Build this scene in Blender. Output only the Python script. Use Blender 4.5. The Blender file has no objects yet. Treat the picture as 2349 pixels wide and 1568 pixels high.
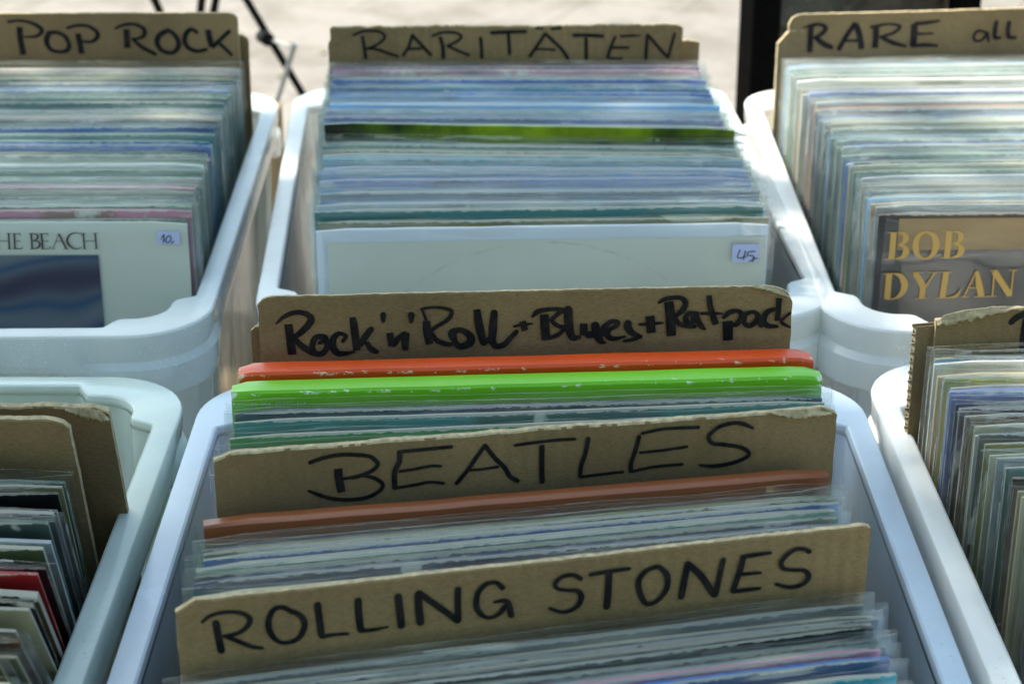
import bpy, bmesh, math, random
from mathutils import Matrix, Vector, noise
D2R = math.radians
random.seed(7)
scene = bpy.context.scene

# ------------------------------------------------------------------ camera
cam_d = bpy.data.cameras.new("camera")
cam = bpy.data.objects.new("camera", cam_d)
scene.collection.objects.link(cam)
cam.location = (0.0, 0.0, 0.771)
cam.rotation_euler = (D2R(90 - 23.7), 0, 0)
cam_d.sensor_width = 36.0
cam_d.lens = 4400 / 2349 * 36.0
cam_d.clip_start = 0.02
cam_d.clip_end = 500
cam_d.dof.use_dof = True
cam_d.dof.focus_distance = 1.05
cam_d.dof.aperture_fstop = 13.0
scene.camera = cam

# ------------------------------------------------------------------ sky, sun, exposure
SUN_AZ = Vector((-0.62, 0.62)).normalized()      # the sun stands behind the crates, to the left
SUN_EL = D2R(50)
world = bpy.data.worlds.new("World")
scene.world = world
world.use_nodes = True
wn = world.node_tree.nodes
bg = wn["Background"]
sky = wn.new("ShaderNodeTexSky")
sky.sky_type = 'NISHITA'
sky.sun_disc = False
sky.sun_elevation = SUN_EL
sky.sun_rotation = math.atan2(SUN_AZ.x, SUN_AZ.y)
sky.air_density = 1.0
sky.dust_density = 1.2
sky.ozone_density = 0.8
tint = wn.new("ShaderNodeMix"); tint.data_type = 'RGBA'; tint.blend_type = 'MULTIPLY'     # daylight filtered by the trees around the square
tint.inputs[0].default_value = 1.0
tint.inputs[7].default_value = (0.97, 1.0, 0.835, 1)
world.node_tree.links.new(sky.outputs[0], tint.inputs[6])
world.node_tree.links.new(tint.outputs[2], bg.inputs[0])
bg.inputs[1].default_value = 0.145
sun_d = bpy.data.lights.new("sun", 'SUN')
sun_d.energy = 4.8
sun_d.angle = D2R(0.53)
sun_d.color = (1.0, 0.93, 0.82)
sun = bpy.data.objects.new("sun", sun_d)
scene.collection.objects.link(sun)
SUN_DIR = Vector((SUN_AZ.x * math.cos(SUN_EL), SUN_AZ.y * math.cos(SUN_EL), math.sin(SUN_EL)))
sun.rotation_euler = SUN_DIR.to_track_quat('Z', 'Y').to_euler()
sun.location = SUN_DIR * 8
scene.view_settings.view_transform = 'Standard'
scene.view_settings.look = 'None'
scene.view_settings.exposure = 1.5
scene.view_settings.gamma = 1
scene.cycles.transparent_max_bounces = 40
scene.cycles.max_bounces = 16
scene.cycles.diffuse_bounces = 12
scene.cycles.transmission_bounces = 8
scene.cycles.sample_clamp_indirect = 6

# ------------------------------------------------------------------ helpers
COL = scene.collection

def tag(o, label=None, cat=None, group=None, kind=None):
    if label: o['label'] = label
    if cat: o['category'] = cat
    if group: o['group'] = group
    if kind: o['kind'] = kind
    return o

def empty(name, loc=(0, 0, 0)):
    o = bpy.data.objects.new(name, None)
    COL.objects.link(o)
    o.location = loc
    o.empty_display_size = 0.03
    return o

def link(name, me, mats, parent=None, color=None):
    o = bpy.data.objects.new(name, me)
    COL.objects.link(o)
    if not isinstance(mats, (list, tuple)): mats = [mats]
    if not me.materials:
        for m in mats: me.materials.append(m)
    if parent: o.parent = parent
    if color: o.color = (*color, 1)
    return o

def mesh_of(name, verts, faces, mi=None, smooth=None):
    me = bpy.data.meshes.new(name)
    me.from_pydata([tuple(v) for v in verts], [], faces)
    if mi:
        me.polygons.foreach_set("material_index", mi)
    me.update()
    if smooth is not None:
        me.polygons.foreach_set("use_smooth", [True] * len(me.polygons))
        me.set_sharp_from_angle(angle=D2R(smooth))
    return me

class MB:
    """collects simple solids, then builds ONE mesh"""
    def __init__(s): s.v = []; s.f = []
    def box(s, c, d, rz=0.0):
        b = len(s.v); cx, cy, cz = c; hx, hy, hz = d[0] / 2, d[1] / 2, d[2] / 2
        for z in (-hz, hz):
            for x, y in ((-hx, -hy), (hx, -hy), (hx, hy), (-hx, hy)):
                s.v.append((cx + x * math.cos(rz) - y * math.sin(rz), cy + x * math.sin(rz) + y * math.cos(rz), cz + z))
        s.f += [tuple(b + i for i in q) for q in ((0, 3, 2, 1), (4, 5, 6, 7), (0, 1, 5, 4), (1, 2, 6, 5), (2, 3, 7, 6), (3, 0, 4, 7))]
        return s
    def tube(s, pts, radii, n=10):
        rings = []
        for i, p in enumerate(pts):
            p = Vector(p)
            a = Vector(pts[max(i - 1, 0)]); b_ = Vector(pts[min(i + 1, len(pts) - 1)])
            t = (b_ - a).normalized()
            x = t.orthogonal().normalized() if i == 0 else (px - t * px.dot(t)).normalized()
            px = x
            y = t.cross(x)
            r = radii[i] if isinstance(radii, (list, tuple)) else radii
            k = len(s.v)
            for j in range(n):
                a_ = 2 * math.pi * j / n
                s.v.append(tuple(p + x * r * math.cos(a_) + y * r * math.sin(a_)))
            rings.append(k)
        for r0, r1 in zip(rings, rings[1:]):
            for j in range(n):
                s.f.append((r0 + j, r0 + (j + 1) % n, r1 + (j + 1) % n, r1 + j))
        s.f.append(tuple(rings[0] + j for j in reversed(range(n))))
        s.f.append(tuple(rings[-1] + j for j in range(n)))
        return s
    def build(s, name, mat, parent=None, smooth=35, bevel=0):
        me = mesh_of(name, s.v, s.f, smooth=smooth)
        o = link(name, me, mat, parent)
        if bevel:
            m = o.modifiers.new("bevel", 'BEVEL'); m.width = bevel; m.segments = 2
        return o

# ------------------------------------------------------------------ materials
def new_mat(name):
    m = bpy.data.materials.new(name); m.use_nodes = True
    nt = m.node_tree; nt.nodes.clear()
    out = nt.nodes.new("ShaderNodeOutputMaterial")
    return m, nt, out

def N(nt, t, **kw):
    n = nt.nodes.new(t)
    for k, v in kw.items():
        if k.startswith('i_'):
            n.inputs[k[2:].replace('_', ' ')].default_value = v
        else:
            setattr(n, k, v)
    return n

def ramp(nt, fac, stops):
    r = nt.nodes.new("ShaderNodeValToRGB")
    while len(r.color_ramp.elements) < len(stops): r.color_ramp.elements.new(0.5)
    for e, (p, c) in zip(r.color_ramp.elements, stops):
        e.position = p; e.color = (*c, 1) if len(c) == 3 else c
    nt.links.new(fac, r.inputs[0])
    return r.outputs[0]

def mixc(nt, fac, a, b, mode='MIX'):
    n = nt.nodes.new("ShaderNodeMix"); n.data_type = 'RGBA'; n.blend_type = mode
    for s, v in ((0, fac), (6, a), (7, b)):
        if hasattr(v, 'links'): nt.links.new(v, n.inputs[s])
        else: n.inputs[s].default_value = v if s == 0 else (*v, 1)
    return n.outputs[2]

def coords(nt, scale=(1, 1, 1), kind='Object', off=None):
    tc = N(nt, "ShaderNodeTexCoord")
    mp = N(nt, "ShaderNodeMapping")
    mp.inputs['Scale'].default_value = scale
    nt.links.new(tc.outputs[kind], mp.inputs[0])
    if off is not None: nt.links.new(off, mp.inputs['Location'])
    return mp.outputs[0]

def nz(nt, vec, scale, detail=3, rough=0.5, w=None):
    n = N(nt, "ShaderNodeTexNoise")
    if w is not None:
        n.noise_dimensions = '4D'; nt.links.new(w, n.inputs['W'])
    n.inputs['Scale'].default_value = scale
    n.inputs['Detail'].default_value = detail
    n.inputs['Roughness'].default_value = rough
    nt.links.new(vec, n.inputs['Vector'])
    return n.outputs[0]

def math_n(nt, op, a, b=0.0, c=None):
    n = nt.nodes.new("ShaderNodeMath"); n.operation = op
    for i, v in enumerate((a, b) if c is None else (a, b, c)):
        if hasattr(v, 'links'): nt.links.new(v, n.inputs[i])
        else: n.inputs[i].default_value = v
    return n.outputs[0]

def bump(nt, h, strength, dist):
    n = N(nt, "ShaderNodeBump")
    n.inputs['Strength'].default_value = strength
    n.inputs['Distance'].default_value = dist
    nt.links.new(h, n.inputs['Height'])
    return n.outputs[0]

def principled(nt, out, col, rough=0.6, normal=None, spec=0.5, metal=0.0, coat=0.0):
    p = N(nt, "ShaderNodeBsdfPrincipled")
    for s, v in (('Base Color', col), ('Roughness', rough)):
        if hasattr(v, 'links'): nt.links.new(v, p.inputs[s])
        else: p.inputs[s].default_value = (*v, 1) if s == 'Base Color' else v
    p.inputs['Specular IOR Level'].default_value = spec
    p.inputs['Metallic'].default_value = metal
    p.inputs['Coat Weight'].default_value = coat
    if normal is not None: nt.links.new(normal, p.inputs['Normal'])
    if out is not None: nt.links.new(p.outputs[0], out.inputs[0])
    return p

def simple(name, col, rough=0.6, nscale=0, namp=0.1, **kw):
    m, nt, out = new_mat(name)
    c = col
    if nscale:
        v = nz(nt, coords(nt), nscale, 4, 0.6)
        a = tuple(x * (1 - namp) for x in col); b = tuple(min(1, x * (1 + namp)) for x in col)
        c = ramp(nt, v, [(0.3, a), (0.7, b)])
    principled(nt, out, c, rough, **kw)
    return m

def schlick(nt, nrm, f0=0.04):
    lw = N(nt, "ShaderNodeLayerWeight"); lw.inputs['Blend'].default_value = 0.5
    nt.links.new(nrm, lw.inputs['Normal'])
    return math_n(nt, 'ADD', f0, math_n(nt, 'MULTIPLY', math_n(nt, 'POWER', lw.outputs['Facing'], 5.0), 1 - f0))

def mat_cardboard(name, base, flute=0.5):
    m, nt, out = new_mat(name)
    oi = N(nt, "ShaderNodeObjectInfo")
    w = math_n(nt, 'MULTIPLY', oi.outputs['Random'], 40.0)
    v = coords(nt)
    big = nz(nt, v, 9, 4, 0.6, w)
    fib = nz(nt, coords(nt, (1, 1, 4.5)), 420, 3, 0.7, w)
    c1 = ramp(nt, big, [(0.25, tuple(x * 0.66 for x in base)), (0.5, base), (0.75, tuple(x * 1.25 for x in base))])
    c2 = mixc(nt, 0.9, c1, ramp(nt, fib, [(0.3, (0.62, 0.60, 0.56)), (0.7, (1.1, 1.1, 1.1))]), 'MULTIPLY')
    # dark and pale flecks of recycled paper
    vo = N(nt, "ShaderNodeTexNoise"); vo.inputs['Scale'].default_value = 900; vo.inputs['Detail'].default_value = 1
    nt.links.new(v, vo.inputs['Vector'])
    fl = ramp(nt, vo.outputs[0], [(0.24, (0.25, 0.2, 0.15)), (0.29, (1, 1, 1)), (0.76, (1, 1, 1)), (0.80, (1.5, 1.5, 1.5))])
    c3 = mixc(nt, 0.5, c2, fl, 'MULTIPLY')
    # flutes pressing through the liner
    wv = N(nt, "ShaderNodeTexWave", wave_type='BANDS', bands_direction='X', wave_profile='SIN')
    wv.inputs['Scale'].default_value = 42; wv.inputs['Distortion'].default_value = 0.5
    wv.inputs['Detail'].default_value = 1
    nt.links.new(v, wv.inputs['Vector'])
    patch = nz(nt, v, 14, 2, 0.5, w)
    fw = math_n(nt, 'MULTIPLY', wv.outputs['Fac'], math_n(nt, 'MULTIPLY', ramp(nt, patch, [(0.4, (0.1,) * 3), (0.65, (1,) * 3)]), flute))
    c4 = mixc(nt, math_n(nt, 'MULTIPLY', fw, 0.35), c3, tuple(x * 0.55 for x in base))
    h = math_n(nt, 'ADD', math_n(nt, 'MULTIPLY', fib, 0.25), math_n(nt, 'ADD', math_n(nt, 'MULTIPLY', fw, 0.5), math_n(nt, 'MULTIPLY', big, 1.2)))
    principled(nt, out, c4, 0.85, bump(nt, h, 0.8, 0.0016), spec=0.2)
    return m

def mat_crate(name, tint, opac, rough=0.22):
    """translucent polypropylene"""
    m, nt, out = new_mat(name)
    v = coords(nt)
    n1 = nz(nt, v, 14, 4, 0.6)
    n2 = nz(nt, v, 160, 3, 0.7)
    col = ramp(nt, n1, [(0.3, tuple(x * 0.93 for x in tint)), (0.7, tint)])
    # grime specks and scuffs
    sp = nz(nt, coords(nt, (1, 1, 1)), 480, 2, 0.8)
    msk = ramp(nt, nz(nt, v, 22, 3, 0.6), [(0.52, (0,) * 3), (0.68, (1,) * 3)])
    dirt = math_n(nt, 'MULTIPLY', ramp(nt, sp, [(0.60, (0,) * 3), (0.70, (1,) * 3)]), msk)
    col = mixc(nt, math_n(nt, 'MULTIPLY', dirt, 0.5), col, (0.25, 0.22, 0.17))
    nrm = bump(nt, math_n(nt, 'ADD', n1, math_n(nt, 'MULTIPLY', n2, 0.01)), 0.15, 0.004)
    dif = N(nt, "ShaderNodeBsdfDiffuse"); nt.links.new(col, dif.inputs[0]); nt.links.new(nrm, dif.inputs['Normal'])
    trl = N(nt, "ShaderNodeBsdfTranslucent"); nt.links.new(col, trl.inputs[0])
    mx = N(nt, "ShaderNodeMixShader"); mx.inputs[0].default_value = 0.36
    nt.links.new(dif.outputs[0], mx.inputs[1]); nt.links.new(trl.outputs[0], mx.inputs[2])
    tr = N(nt, "ShaderNodeBsdfTransparent"); tr.inputs[0].default_value = (0.93, 0.96, 0.98, 1)
    m2 = N(nt, "ShaderNodeMixShader")
    of = math_n(nt, 'ADD', opac - 0.10, math_n(nt, 'MULTIPLY', n1, 0.2))
    of = math_n(nt, 'MINIMUM', math_n(nt, 'ADD', of, dirt), 1.0)
    nt.links.new(of, m2.inputs[0])
    nt.links.new(tr.outputs[0], m2.inputs[1]); nt.links.new(mx.outputs[0], m2.inputs[2])
    gl = N(nt, "ShaderNodeBsdfGlossy"); gl.inputs['Roughness'].default_value = rough
    rr = math_n(nt, 'ADD', rough - 0.08, math_n(nt, 'MULTIPLY', n1, 0.2)); nt.links.new(rr, gl.inputs['Roughness'])
    nt.links.new(nrm, gl.inputs['Normal'])
    m3 = N(nt, "ShaderNodeMixShader"); nt.links.new(schlick(nt, nrm), m3.inputs[0])
    nt.links.new(m2.outputs[0], m3.inputs[1]); nt.links.new(gl.outputs[0], m3.inputs[2])
    nt.links.new(m3.outputs[0], out.inputs[0])
    return m

def mat_film(name, haze=0.05, gloss=1.0):
    """clear polythene outer sleeve"""
    m, nt, out = new_mat(name)
    oi = N(nt, "ShaderNodeObjectInfo")
    w = math_n(nt, 'MULTIPLY', oi.outputs['Random'], 60.0)
    n1 = nz(nt, coords(nt, (1, 1, 2.5)), 7, 2, 0.5, w)
    n2 = nz(nt, coords(nt, (0.35, 1, 1.6)), 120, 3, 0.6, w)
    h = math_n(nt, 'ADD', n1, math_n(nt, 'MULTIPLY', n2, 0.008))
    nrm = bump(nt, h, 0.7, 0.006)
    tr = N(nt, "ShaderNodeBsdfTransparent"); tr.inputs[0].default_value = (0.97, 0.985, 0.98, 1)
    df = N(nt, "ShaderNodeBsdfDiffuse"); df.inputs[0].default_value = (0.85, 0.88, 0.88, 1)
    tl = N(nt, "ShaderNodeBsdfTranslucent"); tl.inputs[0].default_value = (0.85, 0.88, 0.88, 1)
    dd = N(nt, "ShaderNodeMixShader"); nt.links.new(df.outputs[0], dd.inputs[1]); nt.links.new(tl.outputs[0], dd.inputs[2])
    a = N(nt, "ShaderNodeMixShader")
    hz = math_n(nt, 'ADD', haze * 0.4, math_n(nt, 'MULTIPLY', ramp(nt, n2, [(0.4, (0,) * 3), (0.8, (1,) * 3)]), haze * 2.2))
    nt.links.new(hz, a.inputs[0]); nt.links.new(tr.outputs[0], a.inputs[1]); nt.links.new(dd.outputs[0], a.inputs[2])
    gl = N(nt, "ShaderNodeBsdfGlossy"); gl.inputs['Roughness'].default_value = 0.03
    nt.links.new(nrm, gl.inputs['Normal'])
    fr = schlick(nt, nrm)
    ff = math_n(nt, 'MINIMUM', math_n(nt, 'MULTIPLY', fr, 2.3 * gloss), 0.26)
    b = N(nt, "ShaderNodeMixShader"); nt.links.new(ff, b.inputs[0])
    nt.links.new(a.outputs[0], b.inputs[1]); nt.links.new(gl.outputs[0], b.inputs[2])
    nt.links.new(b.outputs[0], out.inputs[0])
    return m

def mat_jacket(name, edge=False, foil=False):
    """printed record jacket: its colour is the object's own colour"""
    m, nt, out = new_mat(name)
    oi = N(nt, "ShaderNodeObjectInfo")
    w = math_n(nt, 'MULTIPLY', oi.outputs['Random'], 90.0)
    base = oi.outputs['Color']
    v = coords(nt)
    if edge:
        n = nz(nt, coords(nt, (1, 1, 1)), 60, 3, 0.6, w)
        keep = math_n(nt, 'GREATER_THAN', oi.outputs['Random'], 0.25)
        c = mixc(nt, math_n(nt, 'MULTIPLY', keep, ramp(nt, n, [(0.3, (0.5,) * 3), (0.6, (1,) * 3)])), (0.34, 0.32, 0.26), base)
        c = mixc(nt, ramp(nt, nz(nt, v, 300, 2, 0.7, w), [(0.62, (0,) * 3), (0.75, (0.6,) * 3)]), c, (0.60, 0.56, 0.48))
        principled(nt, out, c, 0.6)
        return m
    # artwork: broad horizontal patches, different for every record
    n1 = nz(nt, coords(nt, (1, 1, 0.35)), 11, 2, 0.5, w)
    n2 = nz(nt, coords(nt, (1, 1, 0.8)), 34, 3, 0.6, w)
    amt = math_n(nt, 'FRACT', math_n(nt, 'MULTIPLY', oi.outputs['Random'], 7.0))
    sel = math_n(nt, 'GREATER_THAN', amt, 0.45)
    hs = N(nt, "ShaderNodeHueSaturation"); hs.inputs['Saturation'].default_value = 0.9
    nt.links.new(base, hs.inputs['Color'])
    nt.links.new(math_n(nt, 'ADD', 0.38, math_n(nt, 'MULTIPLY', amt, 0.24)), hs.inputs['Hue'])
    hs.inputs['Value'].default_value = 0.55
    k1 = math_n(nt, 'MULTIPLY', sel, ramp(nt, n1, [(0.50, (0,) * 3), (0.54, (1,) * 3)]))
    c = mixc(nt, k1, base, hs.outputs[0])
    k2 = math_n(nt, 'MULTIPLY', sel, ramp(nt, n2, [(0.60, (0,) * 3), (0.64, (0.8,) * 3)]))
    c = mixc(nt, k2, c, (0.72, 0.70, 0.64))
    # rubbed top edge
    sx = N(nt, "ShaderNodeSeparateXYZ"); tc = N(nt, "ShaderNodeTexCoord"); nt.links.new(tc.outputs['Object'], sx.inputs[0])
    d = math_n(nt, 'SUBTRACT', 0.314, sx.outputs[2])
    wr = math_n(nt, 'MULTIPLY', nz(nt, v, 170, 3, 0.7, w), 0.0042)
    k3 = math_n(nt, 'LESS_THAN', d, math_n(nt, 'SUBTRACT', wr, 0.0008))
    c = mixc(nt, math_n(nt, 'MULTIPLY', k3, 0.75), c, (0.66, 0.62, 0.54))
    if foil:
        nn = nz(nt, coords(nt, (1, 1, 1)), 16, 4, 0.6)
        fx = math_n(nt, 'ABSOLUTE', math_n(nt, 'SUBTRACT', sx.outputs[0], 0.02))  # green of the foil and its reflected green, painted as a middle patch
        c = ramp(nt, math_n(nt, 'SUBTRACT', math_n(nt, 'ADD', nn, 0.22), math_n(nt, 'MULTIPLY', fx, 1.5)),
                 [(0.40, (0.002, 0.006, 0.004)), (0.54, (0.05, 0.085, 0.004)), (0.74, (0.22, 0.30, 0.008))])
        principled(nt, out, c, 0.25, bump(nt, nn, 0.3, 0.002), spec=0.3)
        return m
    nb = nz(nt, v, 18, 3, 0.5, w)
    principled(nt, out, c, 0.28, bump(nt, nb, 0.25, 0.003), spec=0.5)
    return m

def mat_boxset(name, base, worn, seed, x0=0.0):
    m, nt, out = new_mat(name)
    v = coords(nt)
    sp = nz(nt, coords(nt, (1, 2.2, 2.2)), 95 + seed, 3, 0.75)
    hue = nz(nt, v, 7, 2, 0.5)
    c = ramp(nt, hue, [(0.35, tuple(x * 0.86 for x in base)), (0.65, base)])
    c = mixc(nt, ramp(nt, sp, [(0.72, (0,) * 3), (0.745, (1,) * 3)]), c, worn)
    # chips along the lid's front edge and on the crushed corners
    tc = N(nt, "ShaderNodeTexCoord"); sx = N(nt, "ShaderNodeSeparateXYZ"); nt.links.new(tc.outputs['Object'], sx.inputs[0])
    ed = math_n(nt, 'SUBTRACT', 1.0, math_n(nt, 'DIVIDE', math_n(nt, 'ABSOLUTE', math_n(nt, 'ADD', sx.outputs[2], 0.0022)), 0.0030))
    fr_ = math_n(nt, 'LESS_THAN', sx.outputs[1], 0.003)
    xx = math_n(nt, 'SUBTRACT', sx.outputs[0], x0)
    en = math_n(nt, 'MINIMUM', xx, math_n(nt, 'SUBTRACT', 0.3175, xx))
    cn = math_n(nt, 'MAXIMUM', math_n(nt, 'SUBTRACT', 1.0, math_n(nt, 'DIVIDE', en, 0.005)), 0.0)
    chip = nz(nt, coords(nt, (0.5, 1, 1)), 240 + seed * 9, 4, 0.75)
    amt = math_n(nt, 'ADD', chip, math_n(nt, 'ADD', math_n(nt, 'MULTIPLY', math_n(nt, 'MULTIPLY', math_n(nt, 'MAXIMUM', ed, 0.0), fr_), 0.15), math_n(nt, 'MULTIPLY', cn, 0.16)))
    c = mixc(nt, ramp(nt, amt, [(0.715, (0,) * 3), (0.735, (0.85,) * 3)]), c, worn)
    fine = nz(nt, coords(nt, (1, 5, 5)), 300, 2, 0.6)
    c = mixc(nt, ramp(nt, fine, [(0.70, (0,) * 3), (0.80, (0.5,) * 3)]), c, worn)
    principled(nt, out, c, 0.33, bump(nt, math_n(nt, 'ADD', nz(nt, v, 30, 3, 0.6), math_n(nt, 'MULTIPLY', fine, 0.05)), 0.3, 0.002))
    return m

M = {}
M['card'] = mat_cardboard('kraft_cardboard', (0.275, 0.190, 0.094), 0.9)
M['card_flat'] = mat_cardboard('kraft_cardboard_smooth', (0.268, 0.184, 0.094), 0.2)
M['torn'] = simple('torn_board_edge', (0.40, 0.32, 0.19), 0.95, 260, 0.35)
def mat_ink(name, a, b):
    m, nt, out = new_mat(name)
    v = coords(nt, (1, 1, 0.45))
    n = nz(nt, v, 330, 3, 0.7)
    n2 = nz(nt, coords(nt), 60, 2, 0.5)
    c = ramp(nt, math_n(nt, 'ADD', math_n(nt, 'MULTIPLY', n, 0.6), math_n(nt, 'MULTIPLY', n2, 0.4)), [(0.42, a), (0.72, b)])
    principled(nt, out, c, 0.65, spec=0.15)
    return m
M['ink'] = mat_ink('marker_ink', (0.005, 0.0055, 0.008), (0.032, 0.027, 0.024))
M['ink_brown'] = mat_ink('marker_ink_faded', (0.010, 0.007, 0.010), (0.05, 0.036, 0.032))
M['print'] = simple('black_print', (0.035, 0.03, 0.02), 0.35)
M['gold'] = simple('ochre_print', (0.60, 0.36, 0.09), 0.35)
M['pen'] = simple('ballpoint_ink', (0.02, 0.025, 0.05), 0.5)
M['greyprint'] = simple('faint_grey_print', (0.34, 0.52, 0.30), 0.5)
M['jacket'] = mat_jacket('printed_jacket')
M['jedge'] = mat_jacket('jacket_edge', edge=True)
M['foil'] = mat_jacket('green_foil_jacket', foil=True)
M['film'] = mat_film('polythene_sleeve', 0.008)
M['film_hazy'] = mat_film('hazy_polythene_sleeve', 0.035)
M['film_edge'] = mat_film('polythene_cut_edge', 0.20)
M['sticker'] = simple('pale_blue_price_label', (0.50, 0.54, 0.78), 0.55, 60, 0.04)
M['black'] = simple('black_metal', (0.005, 0.0045, 0.004), 0.55, 40, 0.2, spec=0.12)
M['cloth'] = simple('black_cloth', (0.004, 0.004, 0.004), 1.0, 40, 0.2, spec=0.0)
M['grey_metal'] = simple('pale_grey_metal', (0.30, 0.30, 0.29), 0.35, 40, 0.1)
M['bark'] = simple('bark', (0.11, 0.085, 0.06), 0.9, 14, 0.4)
M['wood'] = simple('table_board', (0.30, 0.22, 0.14), 0.7, 12, 0.25)
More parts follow.
